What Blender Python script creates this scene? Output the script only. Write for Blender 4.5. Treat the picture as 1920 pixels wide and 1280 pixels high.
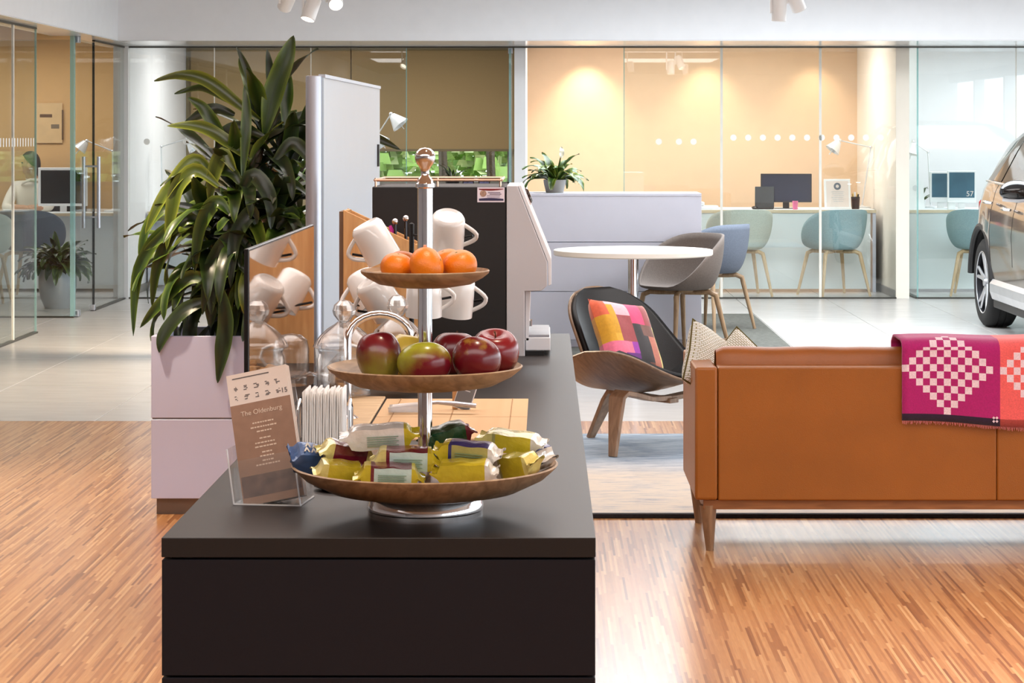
import bpy, bmesh, math, random
from mathutils import Vector, Matrix, noise
random.seed(7)
for o in list(bpy.data.objects): bpy.data.objects.remove(o)
S = bpy.context.scene
C = S.collection
pi = math.pi
R = math.radians

# ------------------------------------------------------------------ camera
F = 4200.0          # focal length in pixels of the 1920x1280 frame
H = 1.45            # eye height
VX, VY = 1021.0, 255.0   # vanishing point of the depth direction
cd = bpy.data.cameras.new('camera'); cam = bpy.data.objects.new('camera', cd); C.objects.link(cam)
cd.sensor_fit = 'HORIZONTAL'; cd.sensor_width = 36; cd.lens = F / 1920 * 36
cd.shift_x = -(VX - 960) / 1920; cd.shift_y = -(640 - VY) / 1920
cd.clip_start = .05; cd.clip_end = 200
cam.location = (0, 0, H); cam.rotation_euler = (pi / 2, 0, 0)
S.camera = cam

# ------------------------------------------------------------------ exposure, sky
S.view_settings.view_transform = 'Standard'; S.view_settings.look = 'None'
S.view_settings.gamma = 1; S.view_settings.use_curve_mapping = False
S.view_settings.exposure = 0.38
S.cycles.use_denoising = True
S.cycles.max_bounces = 10; S.cycles.diffuse_bounces = 4; S.cycles.glossy_bounces = 5
S.cycles.transparent_max_bounces = 24; S.cycles.transmission_bounces = 6
S.cycles.caustics_reflective = False; S.cycles.caustics_refractive = False
S.cycles.sample_clamp_indirect = 6
W = bpy.data.worlds.new('overcast_sky'); S.world = W; W.use_nodes = True
bg = W.node_tree.nodes['Background']; bg.inputs[0].default_value = (.86, .94, 1, 1); bg.inputs[1].default_value = 3.6

def area(name, loc, size, power, col, rot=(0, 0, 0), spread=pi):
    l = bpy.data.lights.new(name, 'AREA'); l.shape = 'RECTANGLE'; l.size, l.size_y = size
    l.energy = power; l.color = col; l.spread = spread
    o = bpy.data.objects.new(name, l); C.objects.link(o); o.location = loc; o.rotation_euler = rot
    return o
WARM = (1, .80, .58); NEUT = (1, .965, .94); COOL = (.88, .95, 1)
# fill lights added below the unseen showroom ceiling, with no luminaires of their own
area('showroom_fill_light', (0, 5.5, 2.78), (5.5, 2.2), 85, NEUT)
area('showroom_fill_light', (0, 0.5, 2.78), (6, 2.0), 110, NEUT)
area('showroom_fill_light', (1.5, 10.5, 2.78), (6, 2.0), 115, NEUT)
area('showroom_fill_light', (2.6, 15.8, 2.78), (5.2, 2.2), 330, COOL)
# office ceilings
area('office_ceiling_light', (-2.0, 21.6, 2.38), (2.6, 1.0), 48, NEUT)
area('office_ceiling_light', (1.5, 21.1, 2.38), (2.6, .9), 50, NEUT)
area('office_ceiling_light', (4.6, 21.0, 2.38), (2.2, 1.2), 40, COOL)
area('office_ceiling_light', (-5.4, 20.6, 2.38), (2.4, 1.4), 32, NEUT)

# ------------------------------------------------------------------ helpers
def px(x, y, Y):
    s = F / Y
    return Vector(((x - VX) / s, Y, H - (y - VY) / s))
def lin(c):
    return tuple((v / 255 / 12.92 if v / 255 <= .04045 else ((v / 255 + .055) / 1.055) ** 2.4) for v in c)
MATS = {}
def newmat(name):
    m = bpy.data.materials.new(name); m.use_nodes = True
    nt = m.node_tree; b = nt.nodes['Principled BSDF']
    return m, nt, b
def mat(name, col, rough=.5, metal=0, spec=.5, var=.06, vscale=8, bump=0, bscale=60, coat=0, sheen=0, trans=0, stretch=None):
    """plain procedural surface: base colour with slight cloudy variation and optional fine relief"""
    if name in MATS: return MATS[name]
    m, nt, b = newmat(name); c = lin(col)
    b.inputs['Roughness'].default_value = rough; b.inputs['Metallic'].default_value = metal
    b.inputs['Specular IOR Level'].default_value = spec
    b.inputs['Coat Weight'].default_value = coat
    if coat: b.inputs['Coat Roughness'].default_value = .05
    if sheen: b.inputs['Sheen Weight'].default_value = sheen
    tc = nt.nodes.new('ShaderNodeTexCoord')
    src = tc.outputs['Object']
    if stretch:
        mp = nt.nodes.new('ShaderNodeMapping'); mp.inputs['Scale'].default_value = stretch
        nt.links.new(src, mp.inputs[0]); src = mp.outputs[0]
    n = nt.nodes.new('ShaderNodeTexNoise'); n.inputs['Scale'].default_value = vscale; n.inputs['Detail'].default_value = 3
    nt.links.new(src, n.inputs['Vector'])
    r = nt.nodes.new('ShaderNodeValToRGB')
    r.color_ramp.elements[0].position = .3; r.color_ramp.elements[1].position = .7
    r.color_ramp.elements[0].color = tuple(v * (1 - var) for v in c) + (1,)
    r.color_ramp.elements[1].color = tuple(min(1, v * (1 + var)) for v in c) + (1,)
    nt.links.new(n.outputs[0], r.inputs[0]); nt.links.new(r.outputs[0], b.inputs['Base Color'])
    if bump:
        n2 = nt.nodes.new('ShaderNodeTexNoise'); n2.inputs['Scale'].default_value = bscale; n2.inputs['Detail'].default_value = 4
        nt.links.new(src, n2.inputs['Vector'])
        bp = nt.nodes.new('ShaderNodeBump'); bp.inputs['Strength'].default_value = bump; bp.inputs['Distance'].default_value = .002
        nt.links.new(n2.outputs[0], bp.inputs['Height']); nt.links.new(bp.outputs[0], b.inputs['Normal'])
    MATS[name] = m
    return m
def wood(name, c1, c2, scale=(1, 12, 12), freq=6, rough=.45, coat=0):
    if name in MATS: return MATS[name]
    m, nt, b = newmat(name)
    b.inputs['Roughness'].default_value = rough; b.inputs['Coat Weight'].default_value = coat
    tc = nt.nodes.new('ShaderNodeTexCoord'); mp = nt.nodes.new('ShaderNodeMapping'); mp.inputs['Scale'].default_value = scale
    nt.links.new(tc.outputs['Object'], mp.inputs[0])
    n = nt.nodes.new('ShaderNodeTexNoise'); n.inputs['Scale'].default_value = freq; n.inputs['Detail'].default_value = 6
    n.inputs['Distortion'].default_value = .6
    nt.links.new(mp.outputs[0], n.inputs['Vector'])
    r = nt.nodes.new('ShaderNodeValToRGB'); r.color_ramp.elements[0].position = .32; r.color_ramp.elements[1].position = .68
    r.color_ramp.elements[0].color = lin(c1) + (1,); r.color_ramp.elements[1].color = lin(c2) + (1,)
    nt.links.new(n.outputs[0], r.inputs[0]); nt.links.new(r.outputs[0], b.inputs['Base Color'])
    bp = nt.nodes.new('ShaderNodeBump'); bp.inputs['Strength'].default_value = .15; bp.inputs['Distance'].default_value = .001
    nt.links.new(n.outputs[0], bp.inputs['Height']); nt.links.new(bp.outputs[0], b.inputs['Normal'])
    MATS[name] = m
    return m
def glass(name, tint=(.97, .99, .98), refl=.22, haze=0.0, hazecol=(.8, .85, .85), base=.03, power=3.0):
    """thin clear pane: see-through, with a mirror reflection that grows towards grazing view"""
    if name in MATS: return MATS[name]
    m = bpy.data.materials.new(name); m.use_nodes = True; nt = m.node_tree; nt.nodes.clear()
    out = nt.nodes.new('ShaderNodeOutputMaterial')
    t = nt.nodes.new('ShaderNodeBsdfTransparent'); t.inputs[0].default_value = tint + (1,)
    g = nt.nodes.new('ShaderNodeBsdfGlossy'); g.inputs['Roughness'].default_value = .01
    lw = nt.nodes.new('ShaderNodeLayerWeight'); lw.inputs[0].default_value = .5
    pw_ = nt.nodes.new('ShaderNodeMath'); pw_.operation = 'POWER'; pw_.inputs[1].default_value = power; nt.links.new(lw.outputs['Facing'], pw_.inputs[0])
    mul = nt.nodes.new('ShaderNodeMath'); mul.operation = 'MULTIPLY_ADD'; mul.inputs[1].default_value = refl; mul.inputs[2].default_value = base; mul.use_clamp = True
    nt.links.new(pw_.outputs[0], mul.inputs[0])
    mx = nt.nodes.new('ShaderNodeMixShader'); nt.links.new(mul.outputs[0], mx.inputs[0])
    nt.links.new(t.outputs[0], mx.inputs[1]); nt.links.new(g.outputs[0], mx.inputs[2])
    last = mx
    if haze:
        d = nt.nodes.new('ShaderNodeBsdfDiffuse'); d.inputs[0].default_value = hazecol + (1,)
        m2 = nt.nodes.new('ShaderNodeMixShader'); m2.inputs[0].default_value = haze
        nt.links.new(mx.outputs[0], m2.inputs[1]); nt.links.new(d.outputs[0], m2.inputs[2]); last = m2
    nt.links.new(last.outputs[0], out.inputs[0])
    MATS[name] = m
    return m
def emit(name, col, strength):
    if name in MATS: return MATS[name]
    m, nt, b = newmat(name); b.inputs['Base Color'].default_value = col + (1,)
    b.inputs['Emission Color'].default_value = col + (1,); b.inputs['Emission Strength'].default_value = strength
    MATS[name] = m
    return m

class MB:
    def __init__(s): s.v = []; s.f = []; s.m = []
    def add(s, vs, fs, mi=0, M=None):
        n = len(s.v)
        s.v += [tuple(M @ Vector(v)) if M is not None else tuple(v) for v in vs]
        s.f += [tuple(i + n for i in f) for f in fs]
        s.m += list(mi) if isinstance(mi, (list, tuple)) else [mi] * len(fs)
        return s
    def box(s, x0, x1, y0, y1, z0, z1, mi=0, M=None):
        v = [(x, y, z) for z in (z0, z1) for y in (y0, y1) for x in (x0, x1)]
        return s.add(v, [(0, 2, 3, 1), (4, 5, 7, 6), (0, 1, 5, 4), (2, 6, 7, 3), (0, 4, 6, 2), (1, 3, 7, 5)], mi, M)
    def lathe(s, prof, n=32, c=(0, 0, 0), mi=0, M=None, wob=None, cap=True):
        vs = []; fs = []
        k = len(prof)
        for r, z in prof:
            for i in range(n):
                a = 2 * pi * i / n; rr = r * (wob(a, z) if wob else 1)
                vs.append((c[0] + rr * math.cos(a), c[1] + rr * math.sin(a), c[2] + z))
        for j in range(k - 1):
            for i in range(n):
                fs.append((j * n + i, j * n + (i + 1) % n, (j + 1) * n + (i + 1) % n, (j + 1) * n + i))
        def flat_end(a, b): return cap and a[0] > 1e-5 and abs(a[1] - b[1]) >= abs(a[0] - b[0])
        if flat_end(prof[0], prof[1]): fs.append(tuple(range(n - 1, -1, -1)))
        if flat_end(prof[-1], prof[-2]): fs.append(tuple((k - 1) * n + i for i in range(n)))
        return s.add(vs, fs, mi, M)
    def tube(s, pts, r, n=10, mi=0, M=None, flat=1.0):
        pts = [Vector(p) for p in pts]; k = len(pts)
        rs = r if isinstance(r, (list, tuple)) else [r] * k
        vs = []; fs = []; up = None
        for i, p in enumerate(pts):
            t = (pts[min(i + 1, k - 1)] - pts[max(i - 1, 0)]).normalized()
            if up is None:
                up = Vector((0, 0, 1)) if abs(t.z) < .9 else Vector((0, 1, 0))
            a = t.cross(up).normalized(); b = a.cross(t).normalized(); up = b
            for j in range(n):
                q = 2 * pi * j / n
                vs.append(p + a * math.cos(q) * rs[i] + b * math.sin(q) * rs[i] * flat)
        for i in range(k - 1):
            for j in range(n):
                fs.append((i * n + j, i * n + (j + 1) % n, (i + 1) * n + (j + 1) % n, (i + 1) * n + j))
        fs.append(tuple(range(n - 1, -1, -1))); fs.append(tuple((k - 1) * n + j for j in range(n)))
        return s.add(vs, fs, mi, M)
    def grid(s, nu, nv, fn, mi=0, M=None, closeu=False, mfn=None):
        vs = [fn(i / (nu if closeu else nu - 1), j / (nv - 1)) for j in range(nv) for i in range(nu)]
        fs = []; ms = []
        for j in range(nv - 1):
            for i in range(nu if closeu else nu - 1):
                fs.append((j * nu + i, j * nu + (i + 1) % nu, (j + 1) * nu + (i + 1) % nu, (j + 1) * nu + i))
                ms.append(mfn(i, j) if mfn else mi)
        return s.add(vs, fs, ms, M)
    def ell(s, c, r, nu=18, nv=12, mi=0, M=None, fn=None):
        def f(u, v):
            a = 2 * pi * u; b = pi * v - pi / 2
            p = Vector((math.cos(b) * math.cos(a), math.cos(b) * math.sin(a), math.sin(b)))
            k = fn(p) if fn else 1
            return (c[0] + p.x * r[0] * k, c[1] + p.y * r[1] * k, c[2] + p.z * r[2] * k)
        return s.grid(nu, nv, f, mi, M, closeu=True)
    def prism(s, poly, a, b, axis='y', mi=0, M=None):
        n = len(poly)
        def p3(p, t): return (p[0], t, p[1]) if axis == 'y' else ((t, p[0], p[1]) if axis == 'x' else (p[0], p[1], t))
        vs = [p3(p, a) for p in poly] + [p3(p, b) for p in poly]
        fs = [tuple(range(n)), tuple(range(2 * n - 1, n - 1, -1))] + [(i, (i + 1) % n, n + (i + 1) % n, n + i) for i in range(n)]
        return s.add(vs, fs, mi, M)
    def build(s, name, mats, parent=None, loc=(0, 0, 0), rot=(0, 0, 0), smooth=35, bevel=0, solid=0, sub=0, seg=2):
        me = bpy.data.meshes.new(name); me.from_pydata(s.v, [], s.f)
        bm = bmesh.new(); bm.from_mesh(me); bmesh.ops.recalc_face_normals(bm, faces=bm.faces); bm.to_mesh(me); bm.free()
        for m in (mats if isinstance(mats, (list, tuple)) else [mats]): me.materials.append(m)
        for p, i in zip(me.polygons, s.m): p.material_index = i
        if smooth:
            me.polygons.foreach_set('use_smooth', [True] * len(me.polygons)); me.set_sharp_from_angle(angle=R(smooth))
        o = bpy.data.objects.new(name, me); C.objects.link(o)
        o.location = loc; o.rotation_euler = rot
        if parent: o.parent = parent
        if solid:
            md = o.modifiers.new('thickness', 'SOLIDIFY'); md.thickness = solid; md.offset = 0
        if sub:
            md = o.modifiers.new('subdivision', 'SUBSURF'); md.levels = sub; md.render_levels = sub
        if bevel:
            md = o.modifiers.new('bevel', 'BEVEL'); md.width = bevel; md.segments = seg; md.limit_method = 'ANGLE'; md.angle_limit = R(40)
            if smooth: me.polygons.foreach_set('use_smooth', [True] * len(me.polygons)); me.set_sharp_from_angle(angle=R(smooth))
        return o
def tag(o, label, cat, group=None):
    o['label'] = label; o['category'] = cat
    if group: o['group'] = group
    return o
def thing(name, label, cat, loc=(0, 0, 0), rz=0, group=None):
    o = bpy.data.objects.new(name, None); C.objects.link(o); o.empty_display_size = .1
    o.location = loc; o.rotation_euler = (0, 0, rz)
    return tag(o, label, cat, group)
def struct(o):
    o['kind'] = 'structure'; return o
def sempty(name, loc=(0, 0, 0)):
    o = bpy.data.objects.new(name, None); C.objects.link(o); o.location = loc; return struct(o)
def share(src, name, parent, loc, rot=(0, 0, 0), scale=(1, 1, 1)):
    o = src.copy(); o.name = name; C.objects.link(o); o.parent = parent; o.location = loc; o.rotation_euler = rot; o.scale = scale
    return o
def textmesh(name, body, size, m, parent, loc, rot, align='CENTER', ext=.0002):
    cu = bpy.data.curves.new(name, 'FONT'); cu.body = body; cu.size = size; cu.align_x = align; cu.extrude = ext
    t = bpy.data.objects.new(name, cu); C.objects.link(t)
    dg = bpy.context.evaluated_depsgraph_get(); me = bpy.data.meshes.new_from_object(t.evaluated_get(dg))
    bpy.data.objects.remove(t); me.materials.clear(); me.materials.append(m)
    o = bpy.data.objects.new(name, me); C.objects.link(o); o.parent = parent; o.location = loc; o.rotation_euler = rot
    return o
def aim(d, up=(0, 0, 1)):
    """matrix whose +z axis points along d"""
    return Vector(d).normalized().to_track_quat('Z', 'Y').to_matrix().to_4x4()

# ------------------------------------------------------------------ palette
white_wall = mat('white_plaster', (236, 236, 238), .7, var=.015, bump=.05, bscale=200)
chrome = mat('polished_chrome', (225, 225, 228), .06, 1, var=.01)
alu = mat('satin_aluminium', (196, 200, 210), .42, 1, var=.02)
white_lac = mat('white_lacquer', (208, 211, 226), .35, var=.015)
white_met = mat('white_powder_coat', (235, 235, 235), .4, var=.01)
black_pl = mat('black_plastic', (22, 21, 23), .35, var=.1)
dark_lam = mat('anthracite_laminate', (22, 20, 26), .45, spec=.3, var=.06, vscale=300, bump=.03, bscale=900)
ceramic = mat('white_ceramic', (238, 235, 232), .12, var=.01, coat=.5)
pane_m = glass('clear_glass', (.97, .99, .98), .22, base=.075, power=4)
# ------------------------------------------------------------------ floor
def parquet_mat():
    m, nt, b = newmat('strip_parquet'); N = nt.nodes.new; L = nt.links.new
    tc = N('ShaderNodeTexCoord'); sp = N('ShaderNodeSeparateXYZ'); L(tc.outputs['Object'], sp.inputs[0])
    def math_(op, a, bb=None):
        n = N('ShaderNodeMath'); n.operation = op
        for i, q in enumerate((a, bb)):
            if q is None: continue
            if isinstance(q, (int, float)): n.inputs[i].default_value = q
            else: L(q, n.inputs[i])
        return n.outputs[0]
    u = math_('FLOOR', math_('DIVIDE', sp.outputs[0], .0082))
    wn = N('ShaderNodeTexWhiteNoise'); wn.noise_dimensions = '1D'; L(u, wn.inputs['W'])
    v = math_('FLOOR', math_('ADD', math_('DIVIDE', sp.outputs[1], .36), wn.outputs['Value']))
    cb = N('ShaderNodeCombineXYZ'); L(u, cb.inputs[0]); L(v, cb.inputs[1])
    w2 = N('ShaderNodeTexWhiteNoise'); w2.noise_dimensions = '3D'; L(cb.outputs[0], w2.inputs['Vector'])
    r = N('ShaderNodeValToRGB'); e = r.color_ramp.elements
    e[0].position = 0; e[0].color = lin((140, 86, 46)) + (1,); e[1].position = 1; e[1].color = lin((228, 180, 128)) + (1,)
    for p, c in ((.15, (174, 116, 68)), (.5, (196, 138, 86)), (.88, (208, 154, 102))):
        q = e.new(p); q.color = lin(c) + (1,)
    L(w2.outputs['Value'], r.inputs[0])
    gr = N('ShaderNodeTexNoise'); mp = N('ShaderNodeMapping'); mp.inputs['Scale'].default_value = (300, 14, 1)
    L(tc.outputs['Object'], mp.inputs[0]); L(mp.outputs[0], gr.inputs['Vector']); gr.inputs['Scale'].default_value = 1
    mx = N('ShaderNodeMixRGB'); mx.blend_type = 'MULTIPLY'; mx.inputs[0].default_value = .35
    L(r.outputs[0], mx.inputs[1]); L(gr.outputs[0], mx.inputs[2]); L(mx.outputs[0], b.inputs['Base Color'])
    b.inputs['Roughness'].default_value = .3; b.inputs['Coat Weight'].default_value = .35; b.inputs['Coat Roughness'].default_value = .16
    return m
tile_m = mat('grey_porcelain', (186, 183, 180), .26, var=.05, vscale=3, stretch=(1, 3, 1), bump=.03, bscale=40)
grout_m = mat('grey_grout', (104, 102, 100), .8)
floor = struct(MB().box(-9, 9, -9, 26, -.2, -.006).build('floor', grout_m, smooth=0))
MB().box(-9, 9, -9, 11.4, -.006, 0).build('parquet', parquet_mat(), floor, smooth=0)
t0 = MB().box(0, .796, 0, .796, -.006, 0).build('tile', tile_m, floor, loc=(-4.69, 11.404, 0), smooth=0, bevel=.0015, seg=1)
for i in range(13):
    for j in range(15):
        if i or j: share(t0, 'tile', floor, (-4.69 + .8 * i, 11.404 + .8 * j, 0))
st = MB()
st.box(-9, -4.694, 11.404, 26, -.006, 0); st.box(5.71, 9, 11.404, 26, -.006, 0); st.box(-4.694, 5.71, 23.404, 26, -.006, 0)
o = st.build('tile_field', tile_m, floor, smooth=0); o['kind'] = 'stuff'

# ------------------------------------------------------------------ shell
struct(MB().box(-9, 9, -9, 20.2, 2.8, 3.0).build('ceiling', white_wall, smooth=0))
soff = mat('glossy_white_soffit', (236, 236, 238), .12, var=.01)
struct(MB().box(-3.58, 9, 18.8, 20.3, 2.255, 2.8, 0).box(-3.58, 9, 18.81, 20.3, 2.249, 2.2555, 1).build('trim_1', [white_wall, soff], smooth=0))
struct(MB().box(-3.95, -3.58, -9, 20.3, 2.255, 2.8).box(-3.94, -3.59, -9, 20.29, 2.249, 2.2555, 1).build('trim_2', [white_wall, soff], smooth=0))
struct(MB().box(-9, 9, 20.3, 23.7, 2.4, 2.6).box(-9, -3.95, 12, 20.3, 2.4, 2.6).build('ceiling', white_wall, smooth=0))
beige = mat('warm_beige_paint', (226, 194, 160), .7, var=.02)
ochre = mat('ochre_paint', (222, 178, 122), .7, var=.02)
olive = mat('olive_roller_fabric', (150, 126, 86), .85, var=.08, vscale=400)
# middle office
struct(MB().box(-.27, 3.14, 22.5, 22.62, 0, 2.4).build('wall_back', beige, smooth=0))
struct(MB().box(-.27, -.17, 20.02, 23.6, 0, 2.4).build('wall_middle', [white_wall], smooth=0))
struct(MB().box(3.14, 3.26, 20.02, 22.62, 0, 2.4).build('wall_divider', mat('pale_plaster', (238, 228, 214), .7, var=.01), smooth=0))
# right office
struct(MB().box(3.26, 8, 22.5, 22.62, 0, 2.4).build('wall_back', white_wall, smooth=0))
# left-hand office A : side wall, back wall with window
struct(MB().box(-3.86, -3.76, 20.05, 23.6, 0, 2.4).build('wall_left', white_wall, smooth=0))
wb = MB(); wx0, wx1, wz0, wz1 = -3.2, -.34, .93, 2.2
wb.box(-3.86, wx0, 23.5, 23.62, 0, 2.4).box(wx1, -.17, 23.5, 23.62, 0, 2.4).box(wx0, wx1, 23.5, 23.62, 0, wz0).box(wx0, wx1, 23.5, 23.62, wz1, 2.4)
struct(wb.build('wall_back', mat('olive_paint', (150, 134, 100), .7), smooth=0))
w5 = sempty('window_5', (0, 23.56, 0))
MB().box(wx0, wx1, -.004, .004, wz0, wz1).build('pane', pane_m, w5, smooth=0)
fm = MB()
for x in (wx0, wx0 + .95, wx0 + 1.9, wx1 - .05): fm.box(x, x + .05, -.03, .03, wz0, wz1)
fm.box(wx0, wx1, -.03, .03, wz0, wz0 + .04).build('window_frame', mat('grey_window_frame', (120, 116, 108), .5), w5, smooth=0)
for k, (a, b_) in enumerate(((-3.7, -2.02), (-2.03, -.29))):
    bl = thing('roller_blind', ['olive roller blind behind the glazing left of the white display board', 'olive roller blind seen through the open doorway above the coffee machine'][k], 'blind', (0, 23.44, 0))
    MB().box(a, b_, -.002, .002, 1.31, 2.36).build('fabric', olive, bl, smooth=0)
    MB().box(a, b_, -.01, .01, 1.29, 1.315).build('hem_bar', mat('olive_bar', (110, 96, 66), .5), bl, smooth=0)
    MB().tube([(a, 0, 2.37), (b_, 0, 2.37)], .025).build('roller', mat('olive_bar', (110, 96, 66), .5), bl)
# left office L
struct(MB().box(-9, -3.86, 22.0, 22.12, 0, 2.4).build('wall_back', ochre, smooth=0))
struct(MB().box(-9, -8.9, 10, 22, 0, 2.4).build('wall_left', beige, smooth=0))
# unseen showroom walls: rear closed to block sky reflections, right with open daylight bays
fac = MB()
fac.box(-9, 9, -9, -8.8, .12, 2.6)
fac.box(-9, 9, -9, -8.8, 0, .12).box(-9, 9, -9, -8.8, 2.6, 2.8)
struct(fac.build('wall_rear', white_wall, smooth=0))
fac = MB()
for y in (-9, -6, -3, 0, 3, 6, 9, 12, 15, 18): fac.box(8.8, 9, y, y + .18, 0, 2.8)
fac.box(8.8, 9, -9, 20.2, 0, .12).box(8.8, 9, -9, 20.2, 2.6, 2.8)
struct(fac.build('wall_right', white_wall, smooth=0))
struct(MB().box(-9, -8.9, -9, 10, 0, 2.8).box(8.0, 8.2, 20.0, 22.6, 0, 2.4).build('wall_left', white_wall, smooth=0))
struct(MB().box(-60, 60, -60, 60, -.6, -.25).build('ground', mat('pale_paving', (150, 150, 146), .9), smooth=0))
# baseboards of the offices
bb = mat('grey_skirting', (120, 116, 112), .5)
struct(MB().box(-3.76, -3.745, 20.1, 23.5, 0, .07).build('baseboard_left', bb, smooth=0))
struct(MB().box(3.125, 3.14, 20.05, 22.5, 0, .07).build('baseboard_divider', bb, smooth=0))
struct(MB().box(-9, -3.86, 21.985, 22.0, 0, .07).build('baseboard_back', bb, smooth=0))

# ------------------------------------------------------------------ glazed partitions
chan = mat('dark_steel_channel', (70, 68, 62), .35, .6)
joint = mat('clear_silicone_joint', (228, 224, 214), .4)
edge = glass('green_glass_edge', (.6, .82, .8), .3, .3, (.6, .82, .82))
dotm = glass('frosted_dot', (.95, .95, .93), .05, .7, (1, 1, .97))
HT = 2.249
w1 = sempty('window_1', (0, 20.0, 0))
xs = [(-3.79, -2.948), (-2.948, -2.086), (-2.086, -1.233), (.71, 1.58), (1.58, 2.462), (2.462, 3.14), (3.33, 4.21), (4.21, 5.09), (5.09, 5.97), (5.97, 6.85)]
for a, b_ in xs:
    MB().box(a + .002, b_ - .002, -.006, .006, .012, HT).build('pane', pane_m, w1, smooth=0)
for x in (-2.948, -2.086, 1.58, 2.462, 4.21, 5.09):
    wj = .011 if 1 < x < 3 else .004
    MB().box(x - wj, x + wj, -.0075, .0075, .012, HT).build('joint', joint, w1, smooth=0)
for a, b_ in ((-3.79, -1.233), (.71, 3.14), (3.33, 6.85)):
    MB().box(a, b_, -.02, .02, 0, .012).build('floor_channel', chan, w1, smooth=0)
MB().box(-3.79, 6.85, -.02, .02, HT - .012, HT - .001).build('head_channel', chan, w1, smooth=0)
for x in (-1.233, .71):
    MB().box(x - .004, x + .004, -.0065, .0065, .012, HT).build('pane_edge', edge, w1, smooth=0)
d0 = None
for i in range(13):
    x = 1.686 + i * .1314
    if 3.12 < x < 3.36: continue
    if d0 is None: d0 = MB().lathe([(0, 0), (.028, 0), (.028, .001), (0, .001)], 20, M=Matrix.Rotation(pi / 2, 4, 'X')).build('marker_dot', dotm, w1, loc=(x, -.0065, 1.436), smooth=0)
    else: share(d0, 'marker_dot', w1, (x, -.0065, 1.436))
for x in (-3.55, -3.2, -.9 + .2 + 1.72, 1.2, 1.33):
    share(d0, 'marker_dot', w1, (x, -.0065, 1.40))
# glass return of the right-hand office
w4 = sempty('window_4', (3.33, 20.0, 0))
MB().box(-.006, .006, 0, 1.3, .012, HT).build('pane', pane_m, w4, smooth=0)
MB().box(-.007, .007, -.007, .001, .012, HT).build('pane_edge', edge, w4, smooth=0)
MB().box(-.02, .02, 0, 1.3, 0, .012).build('floor_channel', chan, w4, smooth=0)
# left glazing along the walkway
w2 = sempty('window_2', (-3.75, 0, 0))
for a, b_ in ((11.5, 13.6), (13.6, 15.8), (15.8, 16.5), (18.63, 19.95)):
    MB().box(-.006, .006, a + .002, b_ - .002, .012, HT).build('pane', pane_m, w2, smooth=0)
    MB().box(-.02, .02, a, b_, 0, .012).build('floor_channel', chan, w2, smooth=0)
    MB().box(-.012, .012, a, b_, HT - .014, HT - .001).build('head_channel', chan, w2, smooth=0)
for y in (13.6, 15.8):
    MB().box(-.0075, .0075, y - .012, y + .012, .012, HT).build('joint', joint, w2, smooth=0)
MB().box(-.007, .007, 16.499, 16.506, .012, HT).build('pane_edge', edge, w2, smooth=0)
b0 = None
for i in range(18):
    y = 15.0 + i * .083
    if b0 is None: b0 = MB().box(-.0005, .0005, -.013, .013, -.03, .03).build('marker_bar', dotm, w2, loc=(.0068, y, 1.405), smooth=0)
    else: share(b0, 'marker_bar', w2, (.0068, y, 1.405))
MB().box(-.05, .04, 19.95, 20.05, 0, HT).build('corner_post', white_met, w2, smooth=0)
# cross partition
w3 = sempty('window_3', (0, 17.9, 0))
MB().box(-4.72, -3.78, -.006, .006, .012, HT).build('pane', pane_m, w3, smooth=0)
MB().box(-6.5, -4.725, -.006, .006, .012, HT).build('pane', pane_m, w3, smooth=0)
MB().box(-6.5, -3.76, -.02, .02, 0, .012).build('floor_channel', chan, w3, smooth=0)
MB().box(-6.5, -3.76, -.025, .025, HT - .03, HT + .15).build('head_rail', ochre, w3, smooth=0)
MB().box(-3.785, -3.755, -.03, .03, .012, HT).build('pane_edge', edge, w3, smooth=0)
# glass door with pull bars, left
d1 = sempty('door_1', (-3.75, 17.93, 0))
MB().box(-.006, .006, .0, .69, .02, HT - .02).build('pane', pane_m, d1, smooth=0)
MB().box(-.009, .009, .685, .697, .02, HT - .02).build('edge_seal', mat('black_rubber', (20, 22, 22), .6), d1, smooth=0)
for x in (.062, -.062):
    hb = MB(); hb.tube([(x, .60, .69), (x, .60, 1.28)], .015, 14); hb.build('pull_bar', alu, d1)
MB().tube([(-.062, .60, .78), (.062, .60, .78)], .008).build('bar_fixing', alu, d1)
MB().tube([(-.062, .60, 1.2), (.062, .60, 1.2)], .008).build('bar_fixing', alu, d1)
for z0 in (.005, HT - .05):
    MB().box(-.02, .02, .0, .09, z0, z0 + .05).build('patch_hinge', alu, d1, smooth=0, bevel=.004)
MB().box(-.02, .02, .64, .69, .005, .05).build('floor_lock', alu, d1, smooth=0, bevel=.004)
# open glass doors into the offices
d2 = sempty('door_2', (-.305, 20.03, 0))
MB().box(-.006, .006, 0, .85, .02, HT - .02).build('pane', pane_m, d2, smooth=0)
MB().box(-.014, .006, -.006, .003, .02, HT - .02).build('pane_edge', edge, d2, smooth=0)
MB().box(-.02, .02, 0, .09, HT - .06, HT - .01).build('patch_hinge', alu, d2, smooth=0)

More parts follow.
